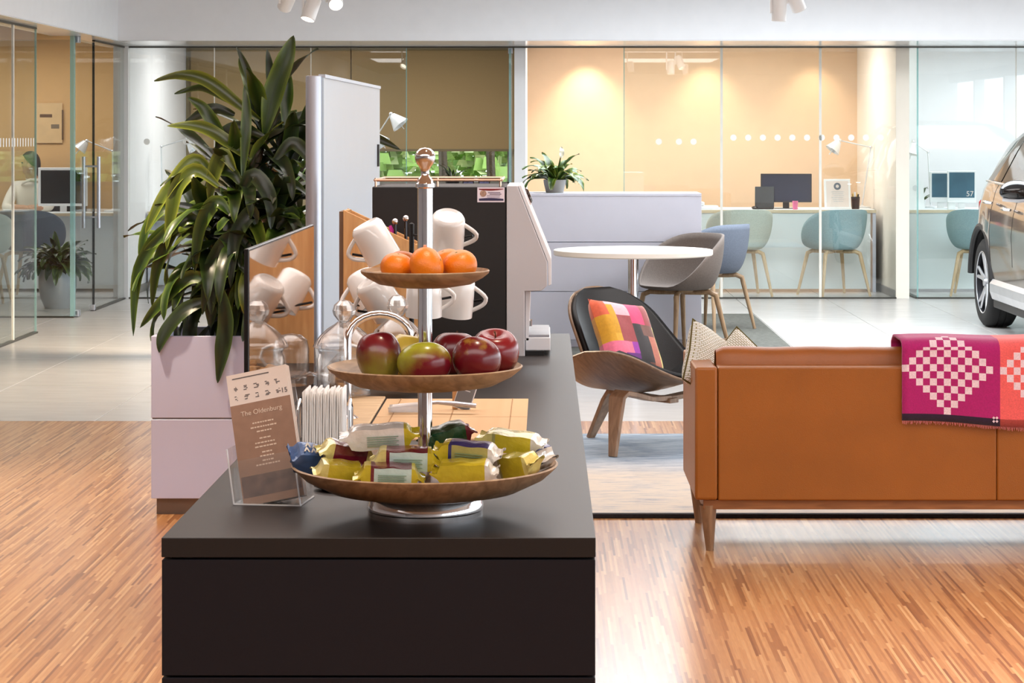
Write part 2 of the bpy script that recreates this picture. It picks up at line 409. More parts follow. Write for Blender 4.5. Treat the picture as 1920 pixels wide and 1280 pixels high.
# ------------------------------------------------------------------ garden behind the back window
hg = MB(); rnd = random.Random(3)
for i in range(6500):
    x = rnd.uniform(-5, 2); z = rnd.uniform(-.1, 2.3); y = 26.2 + rnd.uniform(-.35, .35) + .3 * noise.noise(Vector((x, z, 0)))
    a = rnd.uniform(.06, .14); M = Matrix.Translation((x, y, z)) @ Matrix.Rotation(rnd.uniform(0, 6), 4, 'Z') @ Matrix.Rotation(rnd.uniform(-1, 1), 4, 'X')
    hg.add([(-a, 0, -a * .5), (a, 0, -a * .5), (a * .6, .02, a * .6), (-a * .6, .02, a * .6)], [(0, 1, 2, 3)], rnd.choice((0, 0, 1)), M)
o = hg.build('garden_hedge', [mat('green_leaf', (160, 196, 104), .7), mat('pale_leaf', (214, 226, 168), .7)], smooth=0)  # each leaf takes one of two even greens at random
tag(o, 'bright green garden foliage outside the window under the blind', 'hedge'); o['kind'] = 'stuff'
for k, x in enumerate((-.62, -1.15)):
    o = MB().tube([(x, 24.9, -.25), (x + .03, 24.9, .9), (x - .02, 24.92, 2.4)], [.06, .05, .045]).build('tree_trunk', wood('bark', (90, 74, 56), (60, 48, 38)))
    tag(o, ['slim tree trunk outside the window, nearer the white wall end', 'slim tree trunk outside the window, farther from the white wall end'][k], 'tree')
# ------------------------------------------------------------------ island counter
IX0, IX1, IY0, IY1, TOP = -.544, .0727, 3.18, 6.47, .88
isl = thing('island_counter', 'long anthracite island counter with thin top slab in the foreground', 'counter', (0, 0, 0))
MB().box(IX0, IX1, IY0, IY1, TOP - .028, TOP).build('worktop', mat('anthracite_worktop', (36, 31, 29), .42, spec=.3, var=.08, vscale=250, bump=.04, bscale=900), isl, smooth=0, bevel=.0012, seg=2)
MB().box(IX0 + .012, IX1 - .012, IY0 + .015, IY1 - .012, .06, TOP - .0285).build('carcass', black_pl, isl, smooth=0)
MB().box(IX0 + .05, IX1 - .05, IY0 + .06, IY1 - .05, 0, .06).build('plinth', black_pl, isl, smooth=0)
zz = [(TOP - .0315, .684), (.681, .40), (.397, .065)]
for z1, z0 in zz: MB().box(IX0 + .0005, IX1 - .0005, IY0 + .0005, IY0 + .0149, z0, z1).build('front_panel', dark_lam, isl, smooth=0, bevel=.001, seg=1)
for sx in (IX0 + .0005, IX1 - .0115):
    for k in range(4):
        y0 = IY0 + .016 + k * .818
        for z1, z0 in zz: MB().box(sx, sx + .011, y0, min(y0 + .815, IY1 - .012), z0, z1).build('side_panel', dark_lam, isl, smooth=0, bevel=.001, seg=1)

# ------------------------------------------------------------------ white planter and dragon plant
pl = thing('planter', 'tall white planter box on taupe plinth holding the big leafy plant', 'planter', (-1.507, 8.58, 0))
MB().box(.018, .87, .02, .42, 0, .062).build('plinth', mat('taupe_plinth', (112, 92, 78), .5), pl, smooth=0)
for z0, z1 in ((.062, .365), (.371, .684)):
    b2 = MB()
    if z0 < .1: b2.box(0, .888, 0, .44, z0, z1)
    else:
        b2.box(0, .888, 0, .018, z0, z1).box(0, .888, .422, .44, z0, z1).box(0, .018, .018, .422, z0, z1).box(.87, .888, .018, .422, z0, z1).box(.018, .87, .018, .422, z0, z0 + .2)
    b2.build('panel_box', mat('planter_white', (192, 196, 226), .4, var=.01), pl, smooth=0, bevel=.0015, seg=1)
MB().box(.004, .884, .004, .436, .364, .372).build('shadow_gap', mat('gap_grey', (120, 116, 122), .6), pl, smooth=0)
MB().grid(20, 12, lambda u, v: (.02 + .848 * u, .02 + .40 * v, .640 + .02 * noise.noise(Vector((u * 9, v * 9, 1))))).build('soil', mat('dark_soil', (48, 38, 30), .95, bump=1, bscale=40), pl)

leaf_m = []
def leafmat(name, cd_, cl, rough=.28):
    m, nt, b = newmat(name); N = nt.nodes.new; L = nt.links.new
    uv = N('ShaderNodeUVMap'); sp = N('ShaderNodeSeparateXYZ'); L(uv.outputs[0], sp.inputs[0])
    a = N('ShaderNodeMath'); a.operation = 'SUBTRACT'; L(sp.outputs[0], a.inputs[0]); a.inputs[1].default_value = .5
    a2 = N('ShaderNodeMath'); a2.operation = 'ABSOLUTE'; L(a.outputs[0], a2.inputs[0])
    wv = N('ShaderNodeTexNoise'); wv.inputs['Scale'].default_value = 1; mp = N('ShaderNodeMapping'); mp.inputs['Scale'].default_value = (22, .6, 1)
    L(uv.outputs[0], mp.inputs[0]); L(mp.outputs[0], wv.inputs['Vector'])
    ad = N('ShaderNodeMath'); ad.operation = 'MULTIPLY_ADD'; L(wv.outputs[0], ad.inputs[0]); ad.inputs[1].default_value = .25; L(a2.outputs[0], ad.inputs[2])
    r = N('ShaderNodeValToRGB'); e = r.color_ramp.elements
    e[0].position = .10; e[0].color = lin(cd_) + (1,); e[1].position = .66; e[1].color = lin(cl) + (1,)
    q = e.new(.45); q.color = lin(tuple(int(.7 * p + .3 * s) for p, s in zip(cd_, cl))) + (1,)
    L(ad.outputs[0], r.inputs[0]); L(r.outputs[0], b.inputs['Base Color'])
    b.inputs['Roughness'].default_value = rough; b.inputs['Specular IOR Level'].default_value = .6
    b.inputs['Subsurface Weight'].default_value = 0
    return m
leafs = [leafmat('dracaena_leaf_dark', (20, 34, 13), (62, 84, 28), .36), leafmat('dracaena_leaf_mid', (32, 56, 17), (116, 142, 50), .34), leafmat('dracaena_leaf_light', (56, 72, 20), (150, 162, 62))]
def leaf_mesh(pts, w, face=None, n=14, fold=.25, wave=.1, seed=0, mats=None, name='leaf', parent=None):
    """a strap leaf swept along a smooth path; face = rough normal of its upper side"""
    P = [Vector(p) for p in pts]
    def cat(t):
        k = len(P) - 1; x = t * k; i = min(int(x), k - 1); f = x - i
        p0, p1, p2, p3 = P[max(i - 1, 0)], P[i], P[i + 1], P[min(i + 2, k)]
        return .5 * ((2 * p1) + (p2 - p0) * f + (2 * p0 - 5 * p1 + 4 * p2 - p3) * f * f + (3 * p1 - p0 - 3 * p2 + p3) * f ** 3)
    vs = []; fs = []; uvs = []
    for i in range(n + 1):
        t = i / n; c = cat(t); d = (cat(min(1, t + .02)) - cat(max(0, t - .02))).normalized()
        nn = Vector(face) if face else Vector((0, 0, 1))
        side = d.cross(nn)
        if side.length < 1e-3: side = d.cross(Vector((1, 0, 0)))
        side.normalize(); up = side.cross(d).normalized()
        ww = w * (math.sin(pi * min(1, .13 + t * .87)) ** .75 if t < .999 else .02) * (.55 + .45 * min(1, t * 3))
        ww = max(ww, .0015)
        for k, q in enumerate((-1, -.5, 0, .5, 1)):
            wv = wave * w * math.sin(t * 13 + seed + q * 1.5) * abs(q)
            vs.append(c + side * ww * .5 * q + up * (fold * ww * abs(q) * .5 + wv)); uvs.append((.5 + q * .5, t))
    for i in range(n):
        for k in range(4): fs.append((i * 5 + k, i * 5 + k + 1, (i + 1) * 5 + k + 1, (i + 1) * 5 + k))
    me = bpy.data.meshes.new(name); me.from_pydata([tuple(v) for v in vs], [], fs)
    ul = me.uv_layers.new(name='UVMap')
    for l in me.loops: ul.data[l.index].uv = uvs[l.vertex_index]
    me.polygons.foreach_set('use_smooth', [True] * len(me.polygons))
    me.materials.append(mats)
    o = bpy.data.objects.new(name, me); C.objects.link(o)
    if parent: o.parent = parent
    return o
dr = thing('dragon_plant', 'large dragon plant with long drooping strap leaves in the white planter', 'plant', (-1.1, 8.8, .62))
O = Vector((-1.1, 8.8, .62))
crowns = [((-1.10, 8.78, 1.45), 14, .34), ((-1.19, 8.72, 1.26), 26, .36), ((-1.0, 8.80, 1.31), 24, .34), ((-1.31, 8.76, 1.08), 26, .34), ((-1.17, 8.66, 1.12), 22, .32), ((-1.02, 8.68, 1.16), 24, .32), ((-1.33, 8.78, .92), 18, .28),
          ((-1.08, 8.70, 1.02), 26, .36), ((-1.2, 8.82, .88), 20, .30), ((-.96, 8.80, 1.0), 22, .32)]
bark = wood('cane_bark', (120, 100, 72), (84, 68, 48), (8, 8, 30))
for i, (c, n, ln) in enumerate(crowns):
    b_ = Vector((-1.12 + .07 * ((i * 37) % 5 - 2), 8.8 + .04 * ((i * 17) % 3 - 1), .60)) - O
    c_ = Vector(c) - O
    MB().tube([b_, b_.lerp(c_, .5) + Vector((.02 * (i % 3 - 1), 0, .02)), c_], [.022, .018, .014], 9).build('cane', bark, dr)
rl = random.Random(11)
for i, (c, n, ln) in enumerate(crowns):
    for k in range(n):
        az = 2 * pi * (k * .382) + rl.uniform(-.3, .3); f = k / n
        el = R(72 - 88 * f + rl.uniform(-10, 10)) if i < 3 else R(48 - 90 * f + rl.uniform(-10, 10))
        L_ = ln * rl.uniform(.85, 1.25); w = rl.uniform(.055, .076)
        d = Vector((math.cos(az), math.sin(az) * .85, 0)); p = Vector(c) + Vector((0, 0, -.12 * f)); pts = [p]
        e = el; dd = rl.uniform(.5, 1.0) if f > .35 else rl.uniform(.12, .5)
        for q in range(5):
            step = L_ / 5
            p = p + (d * math.cos(e) + Vector((0, 0, math.sin(e)))) * step; pts.append(p); e -= dd * (.28 + .14 * q)
            e = max(e, -1.5)
        if any(q.x > -.78 and q.y < 8.5 for q in pts): continue
        leaf_mesh([q - O for q in pts], w, (d * .3 + Vector((0, -.2, 1))), fold=.3, seed=k, mats=leafs[rl.choice((0, 0, 0, 0, 1, 1, 1, 2))], parent=dr)
# the leaves that stand out against the glass, drawn one by one (pixel path, depth)
key = [([(497, 250), (512, 180), (535, 115), (551, 66)], 8.70, .085, 1), ([(533, 235), (536, 190), (537, 150), (534, 115)], 8.8, .055, 1),
       ([(486, 245), (478, 195), (466, 140), (443, 86)], 8.75, .04, 0), ([(513, 190), (508, 150), (505, 120), (501, 92)], 8.9, .035, 0),
       ([(487, 225), (440, 190), (385, 150), (335, 142), (289, 152)], 8.72, .052, 2), ([(480, 215), (430, 185), (380, 165), (327, 176)], 8.85, .04, 1),
       ([(425, 265), (400, 230), (378, 200), (352, 183)], 8.66, .05, 1), ([(455, 330), (460, 260), (462, 205), (458, 160)], 8.6, .042, 1),
       ([(470, 300), (420, 262), (375, 238), (313, 236)], 8.64, .055, 2), ([(440, 215), (405, 205), (375, 215), (345, 232)], 8.8, .05, 0),
       ([(455, 350), (430, 320), (390, 325), (330, 370)], 8.6, .055, 1), ([(400, 330), (370, 300), (335, 330), (300, 380), (272, 440)], 8.62, .06, 2),
       ([(410, 350), (370, 320), (335, 350), (322, 400), (312, 470)], 8.58, .065, 2), ([(440, 320), (418, 290), (400, 330), (392, 380)], 8.57, .06, 2),
       ([(400, 470), (350, 420), (300, 440), (262, 500), (252, 560), (250, 630)], 8.66, .05, 1), ([(395, 430), (350, 410), (310, 440), (270, 470)], 8.6, .055, 1),
       ([(420, 540), (360, 520), (310, 560), (262, 615)], 8.62, .055, 1), ([(400, 560), (350, 580), (310, 625), (298, 662)], 8.6, .06, 0),
       ([(415, 540), (425, 600), (418, 660), (408, 718)], 8.55, .068, 0), ([(520, 430), (545, 400), (548, 440), (540, 500)], 8.6, .06, 0),
       ([(450, 360), (475, 330), (505, 370), (508, 430)], 8.57, .065, 0), ([(515, 300), (545, 270), (570, 285), (590, 330)], 8.66, .055, 0),
       ([(500, 330), (540, 240), (575, 215), (610, 205)], 8.8, .045, 0), ([(560, 330), (620, 240), (670, 180), (712, 172)], 8.95, .04, 0),
       ([(560, 340), (640, 260), (700, 258), (752, 282)], 8.95, .045, 0), ([(430, 400), (405, 380), (375, 430), (365, 510)], 8.56, .06, 1),
       ([(480, 420), (470, 400), (440, 450), (432, 540)], 8.56, .06, 0), ([(470, 470), (440, 440), (395, 500), (380, 590)], 8.58, .06, 0),
       ([(380, 440), (330, 430), (295, 500), (285, 575)], 8.64, .05, 1), ([(450, 500), (480, 520), (470, 580), (455, 640)], 8.57, .065, 0),
       ([(360, 400), (310, 390), (275, 430), (262, 490)], 8.7, .05, 1), ([(500, 260), (455, 240), (420, 250), (405, 300)], 8.65, .05, 0)]
for k, (pts, Y, w, mi) in enumerate(key):
    n = len(pts)
    P = [px(x, y, Y + .05 * math.sin(k * 2.1) * i / n) - O for i, (x, y) in enumerate(pts)]
    leaf_mesh(P, w, (.25 * math.sin(k), -1, .35), fold=.35, wave=.07, seed=k * 1.3, n=18, mats=leafs[mi], parent=dr)

# ------------------------------------------------------------------ white display board between aluminium posts
db = thing('display_board', 'tall white display board between aluminium posts beside the dragon plant', 'board', (-.68, 6.6, 0))
ZT = 1.626
for k, (x, y) in enumerate(((0, 0), (.048, 1.6))):
    r_ = .024 if k == 0 else .011
    MB().lathe([(r_, .03), (r_, ZT), (r_ - .004, ZT + .002), (0, ZT + .002)], 20).build('post', alu, db, loc=(x, y, 0))
    MB().lathe([(.12, 0), (.12, .012), (.03, .03), (.02, .032)], 28).build('foot', alu, db, loc=(x, y, 0))
ang = math.atan2(-.048, 1.6)
M = Matrix.Translation((.024, 0, 0)) @ Matrix.Rotation(ang, 4, 'Z')
MB().box(-.006, .006, .0, 1.59, .35, ZT - .002, M=M).build('panel', mat('board_pale_white', (192, 210, 226), .35, var=.01), db, smooth=0)
MB().box(-.010, .010, .0, 1.59, ZT - .004, ZT + .006, M=M).build('top_rail', alu, db, smooth=0)
MB().box(.006, .012, 1.50, 1.53, 1.34, 1.42, M=M).build('grip_slot', mat('dark_slot', (40, 38, 36), .5), db, smooth=0)

# ------------------------------------------------------------------ mirror screen on the island
ms = thing('mirror_screen', 'upright mirror screen with black edge along the left side of the counter', 'mirror', (-.535, 4.02, TOP))
MB().box(-.0045, .004, 0, 1.13, 0, .367).build('backing', mat('black_edge', (16, 15, 16), .3), ms, smooth=0, bevel=.001, seg=1)
MB().box(.0041, .0052, .004, 1.126, .004, .363).build('mirror_face', mat('bronze_mirror', (214, 196, 184), .03, 1, var=.005), ms, smooth=0)

# ------------------------------------------------------------------ wooden box behind the mugs
oak = wood('bamboo_wood', (196, 142, 88), (222, 172, 116), (14, 14, 1.2), 5, .5)
bx = thing('wooden_box', 'tall wooden box with slanted open top behind the mug tree', 'box', (-.505, 5.62, TOP))
prof = [(0, 0), (.19, 0), (.19, .295), (0, .385)]
MB().prism(prof, 0, .01, 'y').build('front_board', oak, bx, smooth=0, bevel=.001)
MB().prism(prof, .12, .13, 'y').build('back_board', oak, bx, smooth=0, bevel=.001)
MB().box(0, .01, .0105, .1195, .005, .383).build('side_board', oak, bx, smooth=0)
MB().box(.18, .19, .0105, .1195, .005, .297).build('side_board', oak, bx, smooth=0)
MB().box(.0105, .1795, .0105, .1195, 0, .012).build('bottom_board', oak, bx, smooth=0)
MB().box(-.012, -.002, .02, .11, 0, .38).build('dark_backing', mat('brown_grey_board', (120, 96, 76), .6), bx, smooth=0)
for k, (x, y) in enumerate(((741, 415), (761, 409))):
    p = px(x, y, 5.69); o = thing('stirrer', ['chrome-ball stirring stick in the wooden box, nearer the pink pen', 'chrome-ball stirring stick in the wooden box, taller and nearer the chrome pole'][k], 'stirrer', (p.x, p.y, .893), group='stirring sticks')
    MB().tube([(0, 0, 0), (0, 0, p.z - .893)], .004, 10).build('stick', mat('dark_chrome', (70, 68, 70), .15, 1), o)
    MB().ell((0, 0, p.z - .893), (.0085, .0085, .0085)).build('ball', chrome, o)
p = px(735, 423, 5.70)
o = MB().tube([(p.x + .025, p.y, .893), (p.x, p.y, p.z - .015), (p.x - .005, p.y, p.z)], [.005, .006, .004], 10).build('pen', mat('magenta_plastic', (214, 50, 160), .35))
tag(o, 'magenta pen sticking out of the wooden box', 'pen')

# ------------------------------------------------------------------ mug tree and mugs
TX, TY = -.318, 5.36
mt = thing('mug_tree', 'black metal mug tree carrying white mugs behind the fruit stand', 'mug rack', (TX, TY, TOP))
MB().lathe([(.075, 0), (.075, .008), (.02, .014), (.006, .016), (.006, .36), (.0, .364)], 24).build('pole', mat('black_wire', (30, 28, 28), .35, .6), mt)
mugs = [((703, 453), (-.48, -.12, .86), 160, 5.33), ((838, 436), (.10, -.50, .84), -20, 5.30), ((712, 558), (-.50, -.25, .80), 200, 5.30), ((795, 556), (.02, -.1, .98), 0, 5.24), ((856, 556), (.12, -.15, .95), -10, 5.36), ((690, 545), (-.45, .3, .85), 120, 5.50)]
lab = ['white mug hung tilted at the upper left of the mug tree', 'white mug with its base turned up, right of the chrome pole above the oranges', 'white mug on the lower left of the mug tree behind the top fruit tray',
       'white mug hanging directly behind the chrome pole below the top tray', 'white mug with large loop handle hanging lowest right beside the coffee machine', 'white mug hidden at the back left of the mug tree']
for k, ((x, y), d, hz, Y) in enumerate(mugs):
    c = px(x, y, Y); d = Vector(d).normalized()
    z = d; xx = Vector((math.cos(R(hz)), 0, -.15)); xx = (xx - z * xx.dot(z)).normalized(); yy = z.cross(xx)
    M = Matrix((xx, yy, z)).transposed().to_4x4()
    t = thing('mug', lab[k], 'mug', c, group='white mugs on the mug tree'); t.rotation_euler = M.to_euler()
    MB().lathe([(.0, .043), (.026, .044), (.031, .049), (.035, .046), (.040, .038), (.042, .0), (.043, -.046), (.0405, -.046), (.039, 0), (.037, .036), (.0, .038)], 36).build('cup', ceramic, t, smooth=40)
    hp = [(.038 + .034 * math.sin(pi * q / 10) * (1.0 if q < 5 else .95), 0, .028 - .058 * q / 10) for q in range(11)]
    MB().tube(hp, .0052, 10).build('handle', ceramic, t)
    hook = c + z * 0 + xx * .062
    a = Vector((0, 0, max(.05, min(.34, hook.z - TOP + .0))))
    MB().tube([a, a.lerp(hook - Vector((TX, TY, TOP)), .6) + Vector((0, 0, -.01)), hook - Vector((TX, TY, TOP))], .003, 8).build('branch', MATS['black_wire'], mt)
# ------------------------------------------------------------------ coffee machine
CY = 5.80; s_ = F / CY
def cx(x): return (x - VX) / s_
def cz(y): return H - (y - VY) / s_
cm = thing('coffee_machine', 'black and grey coffee machine seen from its side at the end of the counter', 'coffee machine', (0, CY, TOP))
def q(x, y): return (cx(x), cz(y) - TOP)
grey_pl = mat('warm_grey_plastic', (196, 194, 198), .4, var=.01); white_pl = mat('white_plastic', (232, 232, 236), .3, var=.01)
MB().prism([(cx(698), .012), (cx(949), .012), (cx(949), cz(350) - TOP), (cx(698), cz(350) - TOP)], 0, .4, 'y').build('body', mat('black_side_panel', (24, 21, 21), .5, var=.08, vscale=60), cm, smooth=0, bevel=.002, seg=1)
prof = [q(950, 668), q(950, 348), q(970, 348), q(1026, 491), q(1026, 535), q(1015, 545), q(984, 546), q(984, 668)]
MB().prism(prof, -.002, .40, 'y').build('front_housing', grey_pl, cm, smooth=0, bevel=.0015, seg=1)
MB().prism([q(971, 348), q(977, 347), q(1034, 486), q(1034, 533), q(1028, 536), q(1027, 491)], .002, .395, 'y').build('fascia', white_pl, cm, smooth=0, bevel=.001, seg=1)
MB().prism([q(985, 548), q(994, 548), q(991, 640), q(985, 640)], .03, .37, 'y').build('splash_back', white_pl, cm, smooth=0)
MB().lathe([(0, -.008), (.021, -.008), (.021, .006), (.016, .01), (0, .01)], 24, M=Matrix.Translation((cx(987), .12, cz(370) - TOP)) @ aim((.92, 0, .38))).build('dial', mat('dark_brown_gloss', (40, 24, 20), .15), cm)
MB().lathe([(.022, -.006), (.025, -.006), (.025, .004), (.022, .004)], 24, M=Matrix.Translation((cx(986), .12, cz(370) - TOP)) @ aim((.92, 0, .38))).build('dial_ring', white_pl, cm)
MB().box(cx(990), cx(997), .14, .18, cz(620) - TOP, cz(609) - TOP).build('spout', chrome, cm, smooth=0, bevel=.001)
dt = MB().box(cx(985), cx(1032), .03, .36, .012, .046).build('drip_tray', white_pl, cm, smooth=0, bevel=.002)
MB().box(cx(988), cx(1030), .04, .35, .0465, .052).build('tray_grille', mat('grey_slots', (150, 150, 156), .35, .4, stretch=(1, 200, 1), var=.4, vscale=2), dt, smooth=0)
MB().box(cx(705), cx(1020), .02, .38, 0, .0118).build('feet', black_pl, cm, smooth=0)
rz = cz(338) - TOP
rail = MB()
for y in (.012, .388): rail.tube([(cx(702), y, rz), (cx(940), y, rz)], .0035, 8)
for x in (702, 940): rail.tube([(cx(x), .012, rz), (cx(x), .388, rz)], .0035, 8)
rail.build('top_rail', mat('pink_brass', (236, 196, 170), .25, .9), cm)
for x in (704, 820, 938):
    MB().tube([(cx(x), .012, cz(350) - TOP), (cx(x), .012, rz + .006)], .003, 8).build('rail_post', MATS['pink_brass'], cm)
stk = MB().box(cx(895), cx(946), -.0012, -.0002, cz(379) - TOP, cz(351) - TOP).build('sticker', mat('sticker_white', (236, 226, 236), .5, var=.01), cm, smooth=0)
def wave(x0, x1, yA, yB, amp, n=12):
    top = [(cx(x0 + (x1 - x0) * i / n), cz(yA) - TOP) for i in range(n + 1)]
    bot = [(cx(x0 + (x1 - x0) * i / n), cz(yB + amp * math.sin(2.6 * i / n + .4)) - TOP) for i in range(n, -1, -1)]
    return top + bot
MB().prism(wave(898, 944, 353.5, 354, 3.2), -.0018, -.0013).build('red_band', mat('print_red', (130, 44, 48), .5), stk, smooth=0)
MB().prism(wave(898, 944, 376, 373, -2), -.0018, -.0013).build('navy_band', mat('print_navy', (48, 42, 78), .5), stk, smooth=0)
MB().lathe([(0, 0), (.0085, 0), (.0085, .0006), (0, .0006)], 20, M=Matrix.Translation((cx(906), -.0013, cz(362.5) - TOP)) @ Matrix.Rotation(pi / 2, 4, 'X')).build('round_picture', mat('print_photo', (176, 140, 120), .5, var=.4, vscale=250), stk, smooth=0)
for k, (a, b_) in enumerate(((915, 938), (918, 940), (913, 938), (913, 937))):
    y = 360 + k * 3.0
    MB().box(cx(a), cx(b_), -.0017, -.0013, cz(y + (1.6 if k < 2 else .9)) - TOP, cz(y) - TOP).build('print_line', mat('print_grey', (130, 118, 136), .5, var=.5, vscale=900), stk, smooth=0)

# ------------------------------------------------------------------ small things on the island
def counter_pt(x, y): return px(x, y, .57 * F / (y - VY))
bam = wood('bamboo_slats', (214, 170, 122), (236, 200, 154), (2, 60, 2), 5, .6)
bam2 = wood('pale_board', (206, 168, 124), (232, 200, 158), (3, 20, 3), 4, .55)
for k, (y0, y1) in enumerate(((4.53, 4.84), (4.20, 4.525))):
    t = thing('placemat', ['bamboo slat placemat lying farther back on the counter', 'bamboo slat placemat lying nearer, behind the fruit stand'][k], 'placemat', (-.34, y0, TOP), group='bamboo placemats')
    n = int((y1 - y0) / .0052)
    src = None
    for i in range(n):
        if src is None: src = MB().prism([(0, 0), (.0044, 0), (.0040, .0028), (.0022, .0036), (.0004, .0028)], 0, .305, 'x').build('slat', bam, t, loc=(0, i * .0052, 0), smooth=0)
        else: share(src, 'slat', t, (0, i * .0052, 0))
    for x in (.03, .15, .27): MB().box(x, x + .002, 0, n * .0052, .0035, .0042).build('thread', mat('tan_thread', (170, 128, 84), .8), t, smooth=0)
for k, (y0, y1, x0) in enumerate(((4.56, 4.86, -.5), (4.22, 4.555, -.5))):
    o = MB().box(x0, -.345, y0, y1, TOP, TOP + .006).build('serving_board', bam2, smooth=0, bevel=.002)
    tag(o, ['pale wooden serving board beside the mirror, farther one', 'pale wooden serving board beside the mirror under the napkins'][k], 'board', 'wooden serving boards')

glz = glass('jar_glass', (.99, .99, .99), .75, .05, (.95, .96, .97), .05, 2.2)
def glass_jar(name, label, loc, sc=1.0, biscuits=14):
    t = thing(name, label, 'jar', loc)
    r = .058 * sc
    pr = [(r * .7, .004), (r, .008), (r, .085), (r * .93, .098), (r * .98, .106), (r * .95, .106), (r * .90, .097), (r * .96, .085), (r * .96, .012), (0, .010)]
    MB().lathe([(0, .004)] + pr, 40).build('body', glz, t)
    ld = MB().lathe([(r * 1.0, .107), (r * 1.16, .112), (r * 1.08, .122), (r * .9, .136), (r * .62, .151), (r * .32, .162), (r * .24, .166), (r * .24, .163), (r * .6, .148), (r * .88, .132), (r * 1.02, .115)], 40,
             wob=lambda a, z: 1 + .012 * math.sin(a * 14), cap=False).build('lid', glz, t)
    MB().lathe([(.004, .163), (.012, .168), (.021 * sc, .180), (.0235 * sc, .190), (.020 * sc, .202), (.011, .211), (0, .214)], 16, wob=lambda a, z: 1 + .08 * math.cos(a * 8)).build('knob', glass('crystal', (.97, .98, .98), .8, .12, (.95, .96, .98), .2, 1.2), ld, smooth=20)
    rb = random.Random(int(loc[0] * 1000))
    for i in range(biscuits):
        a = rb.uniform(0, 6.28); rr = rb.uniform(0, r * .58); z = .022 + .05 * i / max(1, biscuits)
        M = Matrix.Translation((rr * math.cos(a), rr * math.sin(a), z)) @ Matrix.Rotation(rb.uniform(-1.2, 1.2), 4, 'X') @ Matrix.Rotation(rb.uniform(0, 3), 4, 'Z')
        o = MB().box(-.016, .016, -.011, .011, -.006, .006).build('biscuit', mat('biscuit', (202, 150, 86), .85, var=.25, vscale=60, bump=.5, bscale=200), smooth=0, bevel=.003)
        o.matrix_world = Matrix.Translation(loc) @ M
        tag(o, 'golden brown biscuit piece inside the ' + ('glass jar by the mirror' if biscuits > 10 else 'glass jar behind the apples'), 'biscuit', 'biscuits in ' + name + ('' if biscuits > 10 else ' behind the apples'))
    return t
glass_jar('cookie_jar', 'lidded glass jar with crystal knob, beside the mirror and chrome tap', (-.436, 4.87, TOP + .001))
glass_jar('cookie_jar', 'lidded glass jar with crystal knob behind the apple tray', (-.325, 4.95, TOP + .006), .95, 8)
# footed glass dome, largely seen in the mirror
gd = thing('glass_dome', 'glass dome over a footed dish beside the mirror behind the napkins', 'cake dome', (-.483, 5.1, TOP + .001))
MB().lathe([(0, .002), (.035, .002), (.036, .02), (.03, .022), (.045, .028), (.05, .03), (.05, .026), (.0, .018)], 36).build('dish', glz, gd)
MB().lathe([(.041, .031), (.041, .085), (.036, .105), (.022, .117), (0, .12), (0, .117), (.02, .114), (.034, .102), (.039, .083), (.039, .031)], 36, cap=False).build('dome', glz, gd)
MB().tube([(.04, 0, .095), (.064, 0, .085), (.07, 0, .065), (.058, 0, .048), (.04, 0, .043)], .0035, 8).build('handle', ceramic, gd)

# chrome gooseneck tap
tp = counter_pt(652, 788)
t = thing('gooseneck_tap', 'chrome gooseneck tap arching in front of the glass jar', 'tap', (tp.x, tp.y, TOP))
s4 = F / tp.y; zt = H - (590 - VY) / s4 - TOP
rr = (768 - 652) / s4 / 2
pts = [(0, 0, .012), (0, 0, zt * .5), (0, 0, zt - rr * .8)] + [(rr - rr * math.cos(a), .03 * (a / pi), zt - rr * .8 + rr * .8 * math.sin(a)) for a in [pi * k / 12 for k in range(1, 12)]] + [(2 * rr, .03, zt - rr), (2 * rr, .03, zt - rr - .015)]
MB().tube(pts, .0078, 14).build('spout', chrome, t)
MB().lathe([(.022, 0), (.022, .006), (.013, .012), (.011, .03), (.0, .031)], 24).build('base', chrome, t)

# napkins in a metal holder
npos = counter_pt(610, 842)
t = thing('napkin_holder', 'metal holder with upright arms around the white napkins', 'napkin holder', (npos.x, npos.y, TOP))
MB().box(-.05, .052, -.04, .045, 0, .004).build('base', chrome, t, smooth=0, bevel=.001)
for x in (-.046, .046): MB().tube([(x, -.03, .004), (x, -.03, .075), (x, 0, .09), (x, .03, .075), (x, .03, .004)], .003, 8).build('arm', chrome, t)
for i in range(18):
    x = -.036 + i * .0041
    o = MB().grid(5, 7, lambda u, v: (x + .0006 * math.sin(v * 3 + i * 2), -.045 + .09 * u, .0045 + (.104 + .004 * math.sin(i * 2.3)) * v)).build('napkin', mat('white_paper', (240, 238, 236), .8, var=.01), loc=(npos.x, npos.y, TOP), solid=.0033)
    tag(o, 'white folded paper napkin standing in the metal holder', 'napkin', 'napkins in the metal holder')

# serving scoop, small chalk sign
a = counter_pt(738, 778); b_ = counter_pt(893, 779)
t = thing('serving_scoop', 'clear and silver serving scoop lying across the bamboo mat', 'scoop', (a.x, a.y, TOP + .02))
d = Vector((b_.x - a.x, b_.y - a.y, 0))
MB().tube([(.06, 0, .004), (.09, .0, .006), (d.x * .75, d.y * .75, .004), (d.x, d.y, .0)], [.006, .007, .009, .0085], 12, flat=.6).build('handle', mat('satin_silver', (214, 218, 232), .2, .8), t)
MB().grid(9, 9, lambda u, v: (-.01 + .075 * v, (-.024 + .048 * u) * (1 - .5 * v * v), -.014 + .02 * (2 * u - 1) ** 2 * (.6 + .4 * v))).build('bowl', glass('scoop_plastic', (.9, .92, .95), .5, .3, (.85, .86, .9)), t, solid=.0015)
a = counter_pt(870, 770)
t = thing('chalk_sign', 'tiny chalkboard price sign on a wooden clip behind the fruit stand', 'sign', (a.x, a.y, TOP + .0045))
MB().box(-.024, -.012, -.006, .006, 0, .045).build('clip', oak, t, smooth=0, bevel=.001)
M = Matrix.Translation((.002, 0, .026)) @ Matrix.Rotation(R(18), 4, 'Y')
